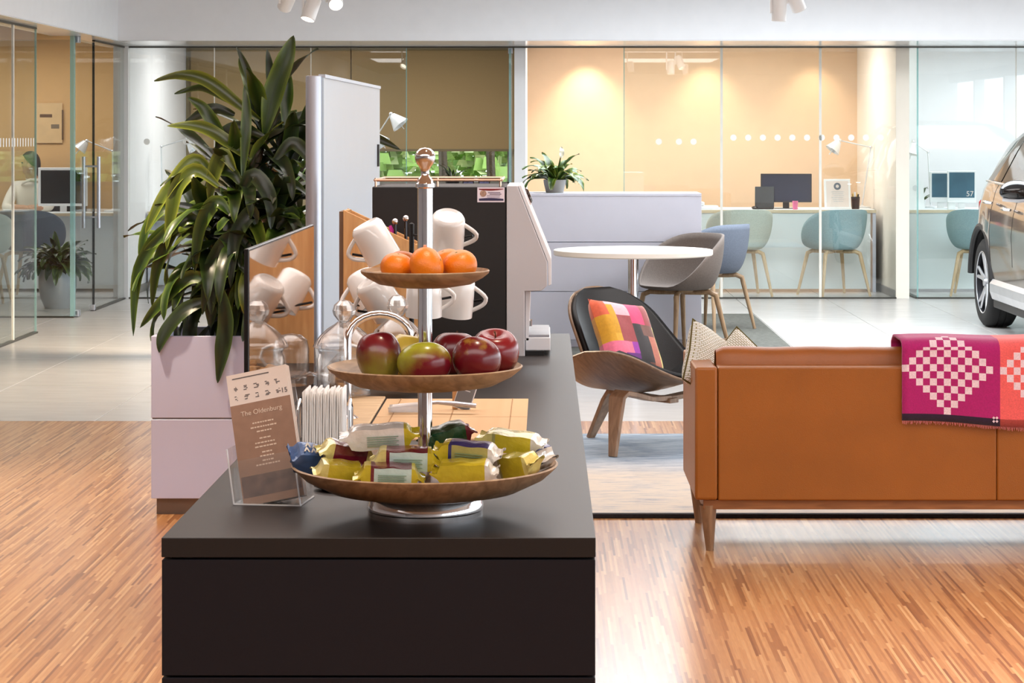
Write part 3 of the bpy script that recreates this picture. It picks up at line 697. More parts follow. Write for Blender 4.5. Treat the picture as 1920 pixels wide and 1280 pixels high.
MB().box(-.017, .017, -.009, -.006, -.026, .026, M=M).build('board', mat('chalk_grey', (120, 120, 124), .8, var=.1), t, smooth=0, bevel=.003)
MB().box(-.019, .019, -.0065, -.004, -.028, .028, M=M).build('border', white_pl, t, smooth=0, bevel=.003)
for z in (.012, .018): MB().box(-.01, .008, -.0096, -.009, z, z + .0015, M=M).build('chalk_mark', white_pl, t, smooth=0)
a = counter_pt(690, 745)
o = MB().lathe([(0, 0), (.075, 0), (.085, .006), (.083, .008), (.07, .004), (0, .003)], 36).build('dark_tray', black_pl, loc=(-.26, 5.07, TOP)); tag(o, 'low round black tray behind the bamboo mat', 'tray')
o = MB().lathe([(0, 0), (.03, 0), (.046, .006), (.045, .008), (.028, .003), (0, .002)], 36).build('saucer', mat('black_glaze', (26, 24, 26), .2), loc=(-.327, 3.62, TOP)); tag(o, 'small black saucer tucked under the lowest tray near the leaflets', 'saucer')

# ------------------------------------------------------------------ leaflet holder
lh = thing('leaflet_holder', 'clear acrylic leaflet holder at the near left corner of the counter', 'leaflet holder', (-.425, 3.475, TOP), R(-7))
acr = glass('acrylic', (.98, .98, .98), .3, .03, (.95, .96, .98), .04)
aed = glass('acrylic_edge', (.9, .92, .95), .5, .5, (.95, .96, 1), .1)
tilt = Matrix.Translation((.008, 0, 0)) @ Matrix.Rotation(R(-12), 4, 'Y') @ Matrix.Rotation(R(-14), 4, 'X')
MB().box(-.052, .052, .022, .024, .002, .19, M=tilt).build('back_plate', acr, lh, smooth=0)
MB().box(-.052, .052, -.012, -.010, .002, .075, M=tilt).build('front_plate', acr, lh, smooth=0)
for x in (-.053, .051): MB().add([(x, -.02, .0), (x, .07, .0), (x, .05, .03), (x - .012, .04, .085), (x - .012, -.012, .085)], [(0, 1, 2, 3, 4)]).build('side_plate', acr, lh, smooth=0, solid=.002)
MB().box(-.054, .054, -.022, .07, 0, .002).build('base_plate', acr, lh, smooth=0)
for (p, q_) in (((-.053, -.02, .001), (.052, -.02, .001)), ((.052, -.02, .001), (.052, .07, .001)), ((-.053, -.02, .001), (-.066, -.014, .085)), ((.052, -.02, .001), (.039, -.014, .085))):
    MB().tube([p, q_], .0014, 6).build('edge', aed, lh)
brown = mat('kraft_print', (152, 118, 98), .6, var=.08, vscale=60); paper = mat('leaflet_paper', (226, 212, 204), .6, var=.01); ink = mat('leaflet_ink', (90, 82, 80), .6); pale = mat('pale_print', (222, 200, 182), .6)
for k in range(5):
    yo = .0015 + k * .0042
    lf = thing('leaflet', ['brown and cream leaflet with script title at the front of the holder', 'second leaflet in the holder', 'third leaflet in the holder', 'fourth leaflet in the holder', 'rearmost leaflet in the holder'][k], 'leaflet', group='leaflets in the acrylic holder')
    lf.matrix_world = Matrix.Translation(lh.location) @ Matrix.Rotation(R(-7), 4, 'Z') @ tilt @ Matrix.Translation((0, yo - .008, .004))
    MB().box(-.049, .049, 0, .0012, 0, .207).build('sheet', paper, lf, smooth=0)
    if k == 0:
        MB().box(-.049, .049, -.0004, -.0001, 0, .158).build('brown_panel', brown, lf, smooth=0)
        textmesh('title', 'The Oldenburg', .0108, pale, lf, (.0, -.0007, .139), (pi / 2, 0, 0))
        rb = random.Random(4)
        for i, z in enumerate((.124, .117, .110, .099, .092, .086, .077, .071, .064, .058)):
            w = (.017, .021, .012, .009, .017, .018, .008, .012, .009, .02)[i]
            x = -w
            while x < w - .002:
                l_ = rb.uniform(.002, .006); MB().box(x, min(x + l_, w), -.0007, -.0004, z, z + .0022).build('print_line', pale, lf, smooth=0); x += l_ + .0012
        for j in range(2):
            for i in range(5):
                c = Vector((-.037 + i * .017, 0, .184 - j * .015))
                b2 = MB()
                for a_ in range(4): b2.box(c.x - .004 + rb.uniform(0, .006), c.x + .0 + rb.uniform(0, .005), -.0005, -.0002, c.z - .004 + a_ * .002, c.z - .0028 + a_ * .002)
                b2.build('picture_mark', ink, lf, smooth=0)
        MB().box(-.04, .02, -.0005, -.0002, .199, .2005).build('print_line', ink, lf, smooth=0)
        textmesh('number', '15', .011, ink, lf, (.041, -.0006, .164), (pi / 2, 0, 0))
        MB().box(-.047, .047, -.0007, -.0004, .012, .045).build('photo_panel', mat('photo_print', (96, 74, 66), .5, var=.6, vscale=45), lf, smooth=0)

# ------------------------------------------------------------------ three-tier fruit stand
SX, SY = -.1806, 3.387; ss = F / SY
fs = thing('tiered_stand', 'three-tier stand with chrome pole and round wooden trays on the counter', 'fruit stand', (SX, SY, TOP))
def zr(y): return H - (y - VY) / ss - TOP
MB().lathe([(0, 0), (.0865, 0), (.0865, .006), (.088, .008), (.088, .016), (.0865, .0185), (.0865, .024), (.082, .031), (.07, .034), (.0, .034)], 64).build('chrome_foot', chrome, fs)
mango = wood('mango_wood', (128, 102, 76), (172, 142, 110), (4, 14, 14), 5, .5)
mango_d = wood('mango_wood_dark', (104, 76, 54), (130, 98, 70), (4, 14, 14), 5, .5)
MB().lathe([(.0, .034), (.072, .034), (.068, .04), (.062, .05), (0, .05)], 48).build('wooden_foot', mango_d, fs)
def tray(Rr, zrim, depth, fl):
    p = [(0, zrim - depth), (fl, zrim - depth), (Rr * .72, zrim - depth * .80), (Rr * .90, zrim - depth * .42), (Rr * .985, zrim - .004), (Rr, zrim), (Rr * .985, zrim + .0015), (Rr * .955, zrim - .004), (Rr * .84, zrim - depth * .30), (Rr * .66, zrim - depth * .55), (fl * .9, zrim - depth * .66), (0, zrim - depth * .68)]
    MB().lathe(p, 72).build('tray', mango, fs, rot=(0, 0, Rr * 9))
Z1, Z2, Z3 = zr(869), zr(686), zr(507)
tray(.2013, Z1, .046, .10); tray(.1476, Z2, .034, .06); tray(.0976, Z3, .025, .04)
flut = lambda a, z: 1 + .03 * math.cos(a * 10)
MB().lathe([(.0105, .04), (.0105, Z2 - .03)], 40, wob=flut).build('pole', chrome, fs)
MB().lathe([(.0105, Z2 - .03), (.0105, Z3 - .02)], 40, wob=flut).build('pole', chrome, fs)
MB().lathe([(.0115, Z3 - .02), (.0112, zr(352))], 40, wob=flut).build('pole', chrome, fs)
k0 = zr(352)
MB().lathe([(.0112, k0 - .001), (.0145, k0 + .001), (.0145, k0 + .006), (.012, k0 + .008), (.0118, k0 + .012), (.0085, k0 + .016), (.0062, k0 + .019), (.0066, k0 + .026), (.0085, k0 + .031), (.013, k0 + .037), (.0155, k0 + .044), (.0155, k0 + .049), (.013, k0 + .055), (.008, k0 + .0595), (0, k0 + .061)], 36).build('finial', chrome, fs, smooth=50)
# trays' inner floors (local z)
def floor_z(Rr, zrim, depth, r):
    fl = {.2013: .10, .1476: .06, .0976: .04}[Rr]
    pts = [(0, zrim - depth * .68), (fl * .9, zrim - depth * .66), (Rr * .66, zrim - depth * .55), (Rr * .84, zrim - depth * .30), (Rr * .955, zrim - .004), (Rr, zrim)]
    for (r0, z0), (r1, z1) in zip(pts, pts[1:]):
        if r <= r1: return z0 + (z1 - z0) * (r - r0) / (r1 - r0)
    return zrim

# ---- mandarins
def fruit_skin(name, c, pore=300):
    return mat(name, c, .38, var=.10, vscale=14, bump=.25, bscale=pore)
orange_m = fruit_skin('mandarin_peel', (228, 124, 18), 380)
ml = [(744, -.022, .025, 'mandarin at the left front of the top tray'), (800, -.052, .0285, 'largest mandarin, at the front centre of the top tray'), (862, -.020, .0265, 'mandarin at the right of the top tray'),
      (757, .034, .025, 'mandarin behind the left one, peeping over it on the top tray'), (838, .040, .026, 'mandarin at the back right of the top tray')]
for k, (x, dy, r, lb) in enumerate(ml):
    Y = SY + dy; X = (x - VX) / (F / Y); rad = math.hypot(X - SX, dy)
    z = TOP + floor_z(.0976, Z3, .025, rad) + r * .88
    t = thing('mandarin', lb, 'mandarin', (X, Y, z), group='mandarins on the top tray'); t.rotation_euler = (R([10, 60, -20, 8, 5][k]), R([8, 38, -12, -12, 20][k]), k)
    def f(p, r=r): return 1 - .09 * math.exp(-((1 - abs(p.z)) / .12)) + .012 * noise.noise(p * 3 + Vector((k, 0, 0)))
    MB().ell((0, 0, 0), (r, r, r * .90), 28, 18, fn=f).build('peel', orange_m, t)
    MB().lathe([(0, r * .80), (.0026, r * .80), (.0018, r * .825), (0, r * .828)], 8).build('stem_button', mat('stem_green', (104, 110, 50), .7), t)

# ---- apples
def apple_mat(name, ca, cb, lo, hi, axis=(0, 0, 1)):
    m, nt, b = newmat(name); N = nt.nodes.new; L = nt.links.new
    tc = N('ShaderNodeTexCoord'); dp = N('ShaderNodeVectorMath'); dp.operation = 'DOT_PRODUCT'; dp.inputs[1].default_value = Vector(axis) * 26
    L(tc.outputs['Object'], dp.inputs[0])
    n = N('ShaderNodeTexNoise'); n.inputs['Scale'].default_value = 40; n.inputs['Detail'].default_value = 5; L(tc.outputs['Object'], n.inputs['Vector'])
    ad = N('ShaderNodeMath'); ad.operation = 'MULTIPLY_ADD'; L(n.outputs[0], ad.inputs[0]); ad.inputs[1].default_value = 1.1; L(dp.outputs['Value'], ad.inputs[2])
    mr = N('ShaderNodeMapRange'); mr.inputs[1].default_value = lo; mr.inputs[2].default_value = hi; L(ad.outputs[0], mr.inputs[0])
    r = N('ShaderNodeValToRGB'); r.color_ramp.elements[0].color = lin(ca) + (1,); r.color_ramp.elements[1].color = lin(cb) + (1,)
    L(mr.outputs[0], r.inputs[0]); L(r.outputs[0], b.inputs['Base Color'])
    b.inputs['Roughness'].default_value = .25; b.inputs['Coat Weight'].default_value = .15
    return m
redg = apple_mat('apple_red_over_green', (134, 124, 48), (104, 16, 28), -.1, .9, (0, 0, 1))
greenr = apple_mat('apple_green_blush', (108, 18, 32), (150, 152, 44), .1, .95, (-.45, 0, 1))
redd = apple_mat('apple_deep_red', (84, 10, 22), (126, 20, 30), -.5, 1.5, (0, 0, 1))
redy = apple_mat('apple_red_yellow_spot', (100, 14, 26), (176, 150, 60), 1.42, 1.75, (-.28, -.9, .25))
yel = apple_mat('apple_yellow', (214, 180, 60), (226, 196, 80), 0, 1)
al = [(711, -.062, .0335, .041, redg, 'tall red and green apple at the left of the middle tray', (-14, -8)), (796, -.095, .040, .032, greenr, 'wide yellow-green apple with red underside at the front of the middle tray', (-28, -6)),
      (893, -.078, .0365, .0335, redy, 'deep red apple with a yellow patch, right of the green one', (-25, 14)), (928, -.005, .037, .038, redd, 'dark red apple at the far right of the middle tray', (-15, 12)),
      (768, .045, .034, .036, yel, 'yellow apple at the back of the middle tray', (-10, 0)), (852, .055, .036, .036, redd, 'red apple at the back centre of the middle tray', (-12, 4))]
for k, (x, dy, r, hh, m, lb, (rx, ry)) in enumerate(al):
    Y = SY + dy; X = (x - VX) / (F / Y); rad = math.hypot(X - SX, dy)
    z = TOP + floor_z(.1476, Z2, .034, min(.12, rad)) + hh * .92
    t = thing('apple', lb, 'apple', (X, Y, z), group='apples on the middle tray'); t.rotation_euler = (R(rx), R(ry), k * 1.3 if m in (redd, yel) else 0)
    def ap(u, v):
        a = 2 * pi * u; b = pi * v - pi / 2
        rr = math.cos(b) ** .85 * (1 + .10 * math.sin(b)) * (1 + .03 * math.cos(5 * a) * max(0, -math.sin(b)) + .05 * noise.noise(Vector((math.cos(a), math.sin(a), k))))
        zz = math.sin(b) - .30 * math.exp(-(math.cos(b) / .28) ** 2) * (1 if b > 0 else -.6)
        return (rr * r * math.cos(a), rr * r * math.sin(a), zz * hh)
    MB().grid(32, 20, ap, closeu=True).build('skin', m, t, smooth=60)
    MB().tube([(0, 0, hh * .62), (.001, .001, hh * .85), (.004, .002, hh * 1.02)], [.0012, .001, .0014], 6).build('stem', mat('apple_stem', (92, 62, 36), .8), t)

# ---- wrapped bars on the lowest tray
def foil(name, c, rough=.22):
    return mat(name, c, rough, .2, .8, var=.10, vscale=50, bump=.8, bscale=70, coat=.7)
FW, FY, FM, FB, FO, FG, FN, FMint, FL = (foil('wrapper_white', (228, 224, 218)), foil('wrapper_yellow', (206, 186, 44)), foil('wrapper_maroon', (112, 24, 44)), foil('wrapper_blue', (70, 104, 156)),
    foil('wrapper_olive_text', (176, 170, 104)), foil('wrapper_green', (18, 70, 36)), foil('wrapper_navy', (50, 54, 118)), foil('wrapper_mint', (196, 220, 214)), foil('wrapper_pale_yellow', (228, 214, 130)))
# (pixel centre, length, height, depth offset, roll about depth, yaw, (end A, top, front, end B), label)
bars = [((730, 889), .104, .030, -.115, 2, 4, (FY, FM, FMint, FY), 'maroon wrapped bar with mint label at the front of the lowest tray'),
        ((872, 884), .098, .032, -.110, 0, -4, (FY, FY, FY, FW), 'all yellow wrapped bar at the front right of the lowest tray'),
        ((640, 884), .085, .030, -.075, 8, 16, (FL, FY, FY, FM), 'yellow and maroon wrapped bar at the left front of the lowest tray'),
        ((590, 862), .086, .040, -.02, 12, 24, (FB, FB, FB, FN), 'blue wrapped bar with white lettering at the far left of the lowest tray'),
        ((968, 872), .084, .034, -.055, -8, -40, (FW, FO, FY, FL), 'short yellow wrapped bar standing at the right of the lowest tray'),
        ((650, 850), .090, .034, -.035, 10, 20, (FL, FM, FM, FL), 'maroon bar with cream twisted ends, left of centre on the lowest tray'),
        ((760, 860), .106, .032, -.088, 1, 2, (FL, FM, FMint, FY), 'maroon wrapped bar with white label lying on top at the front centre'),
        ((878, 850), .104, .034, -.075, 4, -10, (FY, FN, FO, FW), 'navy and olive wrapped bar with a text panel, right of centre'),
        ((1000, 848), .075, .034, .01, 18, -48, (FW, FN, FN, FW), 'navy wrapped bar with white ends near the right rim'),
        ((712, 818), .118, .034, -.05, -3, 3, (FW, FW, FW, FY), 'white and lemon wrapped bar on top at the left'),
        ((838, 818), .085, .034, .02, -14, 22, (FG, FG, FG, FM), 'dark green wrapped bar behind the chrome pole'),
        ((960, 828), .105, .030, -.005, 5, -14, (FL, FO, FY, FW), 'yellow wrapped bar with navy tip on top at the right')]
def bar(k, c, L_, hh, dy, roll, yaw, ms, lb):
    p = px(c[0], c[1], SY + dy)
    t = thing('wrapped_bar', lb, 'snack bar', p, group='wrapped bars on the lowest tray'); t.rotation_euler = (R(34) if ms[0] is FB else R(12), R(roll), R(yaw))
    w = .034; nl = 22; nc = 20; rb = random.Random(k)
    ph = rb.uniform(0, 6)
    def f(u, v):
        x = (v - .5) * L_; e = abs(v - .5) * 2
        a = 2 * pi * u + pi / 4
        fl = 1 if e < .68 else max(0.04, 1 - ((e - .68) / .16) ** 1.5) if e < .84 else .04
        ca, sa = math.cos(a), math.sin(a)
        sq = 1 / max(abs(ca), abs(sa)) * .8 + .2
        wd = w / 2 * (1 if e < .75 else 1 + .18 * (e - .75) * 4) * (1 + .05 * math.sin(v * 40 + ph) * (e > .6))
        y = ca * sq * wd * (.92 + .0 * fl)
        z = sa * sq * hh / 2 * fl * (1 + .05 * math.sin(v * 17 + ph)) + (.006 * math.sin(ph + e * 6) * (e - .75) * 4 + .002 * math.sin(u * 20 + ph) if e > .75 else 0)
        return (x + .0015 * math.sin(a * 3 + ph) * (e > .95), y, z)
    def mf(i, j):
        v = (j + .5) / (nl - 1); a = (2 * pi * (i + .5) / nc + pi / 4) % (2 * pi)
        if v < .22: return 0
        if v > .80: return 3
        return 2 if (a > pi * .78 and a < pi * 1.25 and v > .3) else 1
    b = MB().grid(nc, nl, f, closeu=True, mfn=mf)
    b.build('wrapper', list(ms), t, smooth=40)
    if ms[2] in (FMint, FO, FW):
        for q_ in range(5):
            MB().box(-L_ * .16, L_ * (.24 - .03 * (q_ % 2)), -w / 2 * 1.02 - .0006, -w / 2 * 1.02, -hh * .26 + q_ * hh * .1, -hh * .235 + q_ * hh * .1).build('print_line', mat('print_green', (110, 140, 110), .5, var=.6, vscale=1500), t, smooth=0)
    if ms[0] is FB:
        zig = MB()
        for r_ in range(2):
            for q_ in range(5):
                x0 = -.026 + q_ * .011 + r_ * .003; y0 = -.010 + r_ * .011; h0 = .0095; z0 = hh / 2 + .0012
                zig.add([(x0, y0, z0), (x0 + .0025, y0, z0), (x0 + .005, y0 + h0 * .6, z0), (x0 + .0075, y0, z0), (x0 + .0098, y0, z0), (x0 + .0062, y0 + h0, z0), (x0 + .0038, y0 + h0, z0)], [(0, 1, 2, 6), (2, 3, 4, 5), (2, 5, 6)])
        zig.build('lettering', FW, t, smooth=0, solid=.0012)
for k, (c, L_, hh, dy, roll, yaw, ms, lb) in enumerate(bars): bar(k, c, L_, hh, dy, roll, yaw, ms, lb)
# ------------------------------------------------------------------ rugs
def rug_mat():
    m, nt, b = newmat('streaked_rug'); N = nt.nodes.new; L = nt.links.new
    tc = N('ShaderNodeTexCoord'); mp = N('ShaderNodeMapping'); mp.inputs['Scale'].default_value = (3.2, 14, 1); L(tc.outputs['Object'], mp.inputs[0])
    n = N('ShaderNodeTexNoise'); n.inputs['Scale'].default_value = 1.6; n.inputs['Detail'].default_value = 8; n.inputs['Roughness'].default_value = .72; L(mp.outputs[0], n.inputs['Vector'])
    n3 = N('ShaderNodeTexNoise'); n3.inputs['Scale'].default_value = .9; n3.inputs['Detail'].default_value = 3; L(tc.outputs['Object'], n3.inputs['Vector'])
    sp = N('ShaderNodeSeparateXYZ'); L(tc.outputs['Object'], sp.inputs[0])
    mr = N('ShaderNodeMapRange'); mr.inputs[1].default_value = .9; mr.inputs[2].default_value = 1.7; L(sp.outputs[1], mr.inputs[0])
    r1 = N('ShaderNodeValToRGB'); e = r1.color_ramp.elements; e[0].position = .3; e[0].color = lin((120, 120, 128)) + (1,); e[1].position = .52; e[1].color = lin((204, 192, 178)) + (1,); q = e.new(.38); q.color = lin((172, 170, 172)) + (1,)
    r2 = N('ShaderNodeValToRGB'); e = r2.color_ramp.elements; e[0].position = .3; e[0].color = lin((110, 130, 154)) + (1,); e[1].position = .62; e[1].color = lin((174, 190, 206)) + (1,)
    L(n.outputs[0], r1.inputs[0]); L(n.outputs[0], r2.inputs[0])
    ad = N('ShaderNodeMath'); ad.operation = 'MULTIPLY_ADD'; L(n3.outputs[0], ad.inputs[0]); ad.inputs[1].default_value = .5; L(mr.outputs[0], ad.inputs[2])
    mr2 = N('ShaderNodeMapRange'); mr2.inputs[1].default_value = .35; mr2.inputs[2].default_value = 1.0; L(ad.outputs[0], mr2.inputs[0])
    mx = N('ShaderNodeMixRGB'); L(mr2.outputs[0], mx.inputs[0]); L(r1.outputs[0], mx.inputs[1]); L(r2.outputs[0], mx.inputs[2]); L(mx.outputs[0], b.inputs['Base Color'])
    b.inputs['Roughness'].default_value = .95
    bp = N('ShaderNodeBump'); bp.inputs['Strength'].default_value = .4; L(n.outputs[0], bp.inputs['Height']); L(bp.outputs[0], b.inputs['Normal'])
    return m
t = thing('area_rug', 'pale blue and cream streaked rug under the sofa front and shell chair', 'rug', (.1, 8.53, 0))
MB().box(0, 3.3, 0, 2.3, .0, .012).build('pile', rug_mat(), t, smooth=0)
MB().box(-.004, 3.304, -.03, .0, 0, .017).build('border', mat('dark_rug_edge', (34, 28, 32), .9, var=.3, vscale=90, bump=1, bscale=120), t, smooth=0, bevel=.004)
o = MB().box(0, 2.29, 0, 4.9, 0, .008).build('area_rug', mat('dark_grey_weave', (84, 84, 78), .95, var=.5, vscale=30, stretch=(1, 3, 1), bump=.6, bscale=200), loc=(-.6, 13.3, 0), smooth=0)
tag(o, 'dark grey woven rug under the round table and tub chairs', 'rug')

# ------------------------------------------------------------------ sofa
tan = mat('tan_leather', (154, 90, 27), .42, var=.07, vscale=5, bump=.35, bscale=420)
tan2 = mat('tan_leather_soft', (154, 86, 27), .40, var=.09, vscale=6, bump=.4, bscale=380)
walnut = wood('walnut_leg', (124, 92, 66), (158, 122, 90), (12, 12, 1.5), 5, .45)
sf = thing('sofa', 'tan leather sofa with tapered wooden legs seen from behind', 'sofa', (.524, 7.80, 0))
SW = 2.102; dp = .67
ytop = .645
MB().box(.0, .079, .0, dp, .182, ytop).build('arm', tan, sf, bevel=.010, seg=3)
MB().box(SW - .079, SW, .0, dp, .182, ytop).build('arm', tan, sf, bevel=.010, seg=3)
MB().box(.081, .081 + .9705, .004, .10, .18, .645).build('back_panel', tan, sf, bevel=.006, seg=3)
MB().box(.081 + .9715, SW - .081, .004, .10, .18, .645).build('back_panel', tan, sf, bevel=.006, seg=3)
MB().box(.03, SW - .03, .02, dp - .02, .147, .181).build('base_rail', wood('base_wood', (134, 84, 46), (160, 104, 60), (2, 20, 20), 4, .5), sf, smooth=0, bevel=.002)
MB().box(.081, SW - .081, .10, dp - .01, .182, .30).build('seat_base', tan, sf, bevel=.01, seg=2)
for k in range(2):
    x0 = .082 + k * .970
    MB().box(x0, x0 + .966, .24, dp + .01, .302, .44).build('seat_cushion', tan2, sf, bevel=.03, seg=4)
    def bc(u, v, x0=x0):
        a = 2 * pi * u; w = .966 * v; e = min(1, min(v, 1 - v) / .03) ** .5
        cy, cz_ = .155, .545
        return (x0 + w, cy + (.072 * (abs(math.cos(a)) ** .7) * (1 if math.cos(a) > 0 else -1)) * (.75 + .25 * e), cz_ + .158 * (abs(math.sin(a)) ** .75) * (1 if math.sin(a) > 0 else -1) * (.93 + .07 * e) + .004 * noise.noise(Vector((v * 7, u * 4, k))))
    MB().grid(28, 40, bc, closeu=True).add([], []).build('back_cushion', tan2, sf, smooth=60)
for x in (.055, SW - .055):
    for y, sg in ((.045, -1), (dp - .06, 1)):
        MB().tube([(x - .006, y, .16), (x, y - .02 * 0, .0)], [.030, .0135], 4 * 4).build('leg', walnut, sf)
# cushions on the sofa
def dash_mat():
    m, nt, b = newmat('woven_dash_fabric'); N = nt.nodes.new; L = nt.links.new
    uv = N('ShaderNodeUVMap'); br = N('ShaderNodeTexBrick'); L(uv.outputs[0], br.inputs['Vector'])
    br.inputs['Color1'].default_value = lin((244, 243, 238)) + (1,); br.inputs['Color2'].default_value = lin((232, 234, 230)) + (1,); br.inputs['Mortar'].default_value = lin((146, 138, 84)) + (1,)
    br.inputs['Scale'].default_value = 12; br.inputs['Mortar Size'].default_value = .045; br.inputs['Brick Width'].default_value = .7; br.inputs['Row Height'].default_value = .36; br.inputs['Mortar Smooth'].default_value = .1
    L(br.outputs[0], b.inputs['Base Color']); b.inputs['Roughness'].default_value = .9
    return m
def pillow(name, mats, parent, size, thick, n=21, mfn=None, M=None, pinch=.12):
    b = MB(); me_uv = []
    def side(sg):
        def f(u, v):
            x, y = 2 * u - 1, 2 * v - 1
            e = max(0, (1 - x ** 4) * (1 - y ** 4)) ** .45
            k = 1 - pinch * (1 - abs(x) ** 1.0) * abs(y) ** 3 * .6
            k2 = 1 - pinch * (1 - abs(y)) * abs(x) ** 3 * .6
            wr = .012 * noise.noise(Vector((x * 3, y * 3, sg + size))) * size
            return (size / 2 * x * k2, sg * (thick / 2 * e + wr * e), size / 2 * y * k)
        return f
    for sg in (-1, 1):
        b.grid(n, n, side(sg), mfn=mfn, M=M)
    o = b.build(name, mats, parent, smooth=60)
    me = o.data; ul = me.uv_layers.new(name='UVMap')
    for l in me.loops:
        i = l.vertex_index % (n * n); ul.data[l.index].uv = ((i % n) / (n - 1), (i // n) / (n - 1))
    return o
dashm = dash_mat(); piping = mat('olive_piping', (96, 84, 30), .8)
for k, (c, rot, lb) in enumerate((((1335, 686, 8.16), (R(-24), R(32), R(34)), 'white and olive dash-patterned cushion against the sofa arm'), ((1388, 702, 8.2), (R(-18), R(40), R(-14)), 'white and olive dash-patterned cushion second from the sofa arm'))):
    p = px(*c); t = thing('cushion', lb, 'cushion', p, group='dash-patterned sofa cushions'); t.rotation_euler = rot
    sz = .26 if k == 0 else .25
    pillow('cover', dashm, t, sz, .10)
    h = sz / 2
    MB().tube([(-h, 0, -h), (0, 0, -h * .93), (h, 0, -h), (h * .93, 0, 0), (h, 0, h), (0, 0, h * .93), (-h, 0, h), (-h * .93, 0, 0), (-h, 0, -h)], .0035, 6).build('piping', piping, t)
# throw over the sofa back
tb = thing('throw_blanket', 'magenta and coral checked wool throw hung over the sofa back', 'blanket', (1.243, 7.80, 0))
cs = .0242; ncx = 34
path = []
zh = .462; zt_ = .722
for k in range(11): path.append((-.012, zh + k * cs))            # rear drop
path += [(-.012, .722 - .006), (.004, .733), (.028, .7395), (.052, .7405), (.076, .740), (.100, .7405), (.124, .7415), (.148, .742), (.172, .7405), (.196, .737)]
yy, zz_ = .222, .730
for k in range(9): path.append((.236, .715 - k * cs))
def thr(u, v):
    i = u * ncx; j = v * (len(path) - 1); j0 = int(min(j, len(path) - 2)); f = j - j0
    y = path[j0][0] * (1 - f) + path[j0 + 1][0] * f; z = path[j0][1] * (1 - f) + path[j0 + 1][1] * f
    if j < 11: z -= .020 * min(1, u * 2.2) * (1 - j / 11) - .004 * math.sin(u * 9)
    y += (.004 * math.sin(u * 14) - .003 * (1 if abs(i - 14) < .6 else 0)) * (1 if j < 11 else 0)
    return (i * cs, y, z + .003 * math.sin(u * 11) * (j > 11))
def tmf(i, j):
    coral = i >= 14
    if j < 1: return 3 if coral else 2
    c0 = 20 if coral else 6
    d = abs(i - c0) + abs(j - 7)
    if coral: return 4 if (i + j) % 2 == (c0 + 7) % 2 and 3 <= d <= 6 else 1
    return 4 if d <= 6 and (i + j) % 2 == (c0 + 7) % 2 else 0
wool = lambda n, c: mat(n, c, .9, var=.12, vscale=220, bump=.5, bscale=500, sheen=.3)
TM = [wool('wool_magenta', (176, 18, 108)), wool('wool_coral', (240, 100, 98)), wool('wool_aubergine', (42, 14, 48)), wool('wool_rust', (170, 66, 58)), wool('wool_pale_pink', (238, 214, 224))]
MB().grid(ncx + 1, len(path), thr, mfn=tmf).build('cloth', TM, tb, smooth=70, solid=.010)
fr = MB(); rf = random.Random(5)
for i in range(260):
    u = i / 260; p = thr(u, 0); l_ = rf.uniform(.006, .014)
    fr.tube([(p[0], p[1] - .003, p[2]), (p[0] + rf.uniform(-.004, .004), p[1] - .004, p[2] - l_)], .0009, 3)
o = fr.build('fringe', wool('wool_fringe', (214, 120, 120)), tb, smooth=0); o['kind'] = 'stuff'
for dx in (0, .011):
    for dz in (0, -.012):
        p = thr((13.1) / ncx, .02); a = .0052
        MB().add([(p[0] + dx, p[1] - .0065, p[2] + .013 + dz + a), (p[0] + dx + a, p[1] - .0065, p[2] + .013 + dz), (p[0] + dx, p[1] - .0065, p[2] + .013 + dz - a), (p[0] + dx - a, p[1] - .0065, p[2] + .013 + dz)], [(0, 1, 2, 3)]).build('emblem', TM[4], tb, smooth=0, solid=.0006)

# ------------------------------------------------------------------ shell lounge chair
shell_w = wood('shell_walnut', (106, 82, 62), (132, 106, 82), (3, 14, 3), 5, .42)
leath = mat('black_leather', (7, 5, 7), .32, spec=.25, var=.1, bump=.2, bscale=300)
sc = thing('lounge_chair', 'three-legged wooden shell lounge chair with black leather pads', 'chair', (.50, 10.40, .012), R(-136))
def seat(u, v, off=0, k=1.0):
    a = (2 * u - 1) * k; q_ = 2 * v - 1
    d = .30 * max(.0, 1 - abs(a) ** 2.6) ** (1 / 2.2) * k
    x = .46 * a; y = .03 + q_ * d - .02 * abs(a)
    z = .250 + .205 * abs(a) ** 2.1 + .10 * max(0, (y + .05) / .35) ** 1.2 - .05 * max(0, (y - .20) / .15) ** 2 + off
    return (x, y, z)
MB().grid(33, 15, seat).build('seat', shell_w, sc, smooth=60, solid=.012)
MB().grid(29, 13, lambda u, v: seat(u, v, .017, .86)).build('seat_pad', leath, sc, smooth=60, solid=.02)
def back(u, v, off=0, k=1.0):
    a = (2 * u - 1) * k; t_ = .5 + (v - .5) * k
    hw = (.36 - .12 * t_) * (max(0.02, 1 - max(0, (t_ - .62) / .385) ** 2.6)) ** .5 * (max(.05, 1 - max(0, (.2 - t_) / .21) ** 2.4)) ** .5
    x = hw * a - .05 * (1 - t_)
    y = -.155 - .245 * t_ + .9 * x * x * (1 - .3 * t_) + off; z = .285 + .435 * t_
    return (x, y, z)
MB().grid(25, 25, back).build('backrest', shell_w, sc, smooth=60, solid=.012)
MB().grid(25, 25, lambda u, v: back(u, v, .018, .965)).build('back_pad', leath, sc, smooth=60, solid=.024)
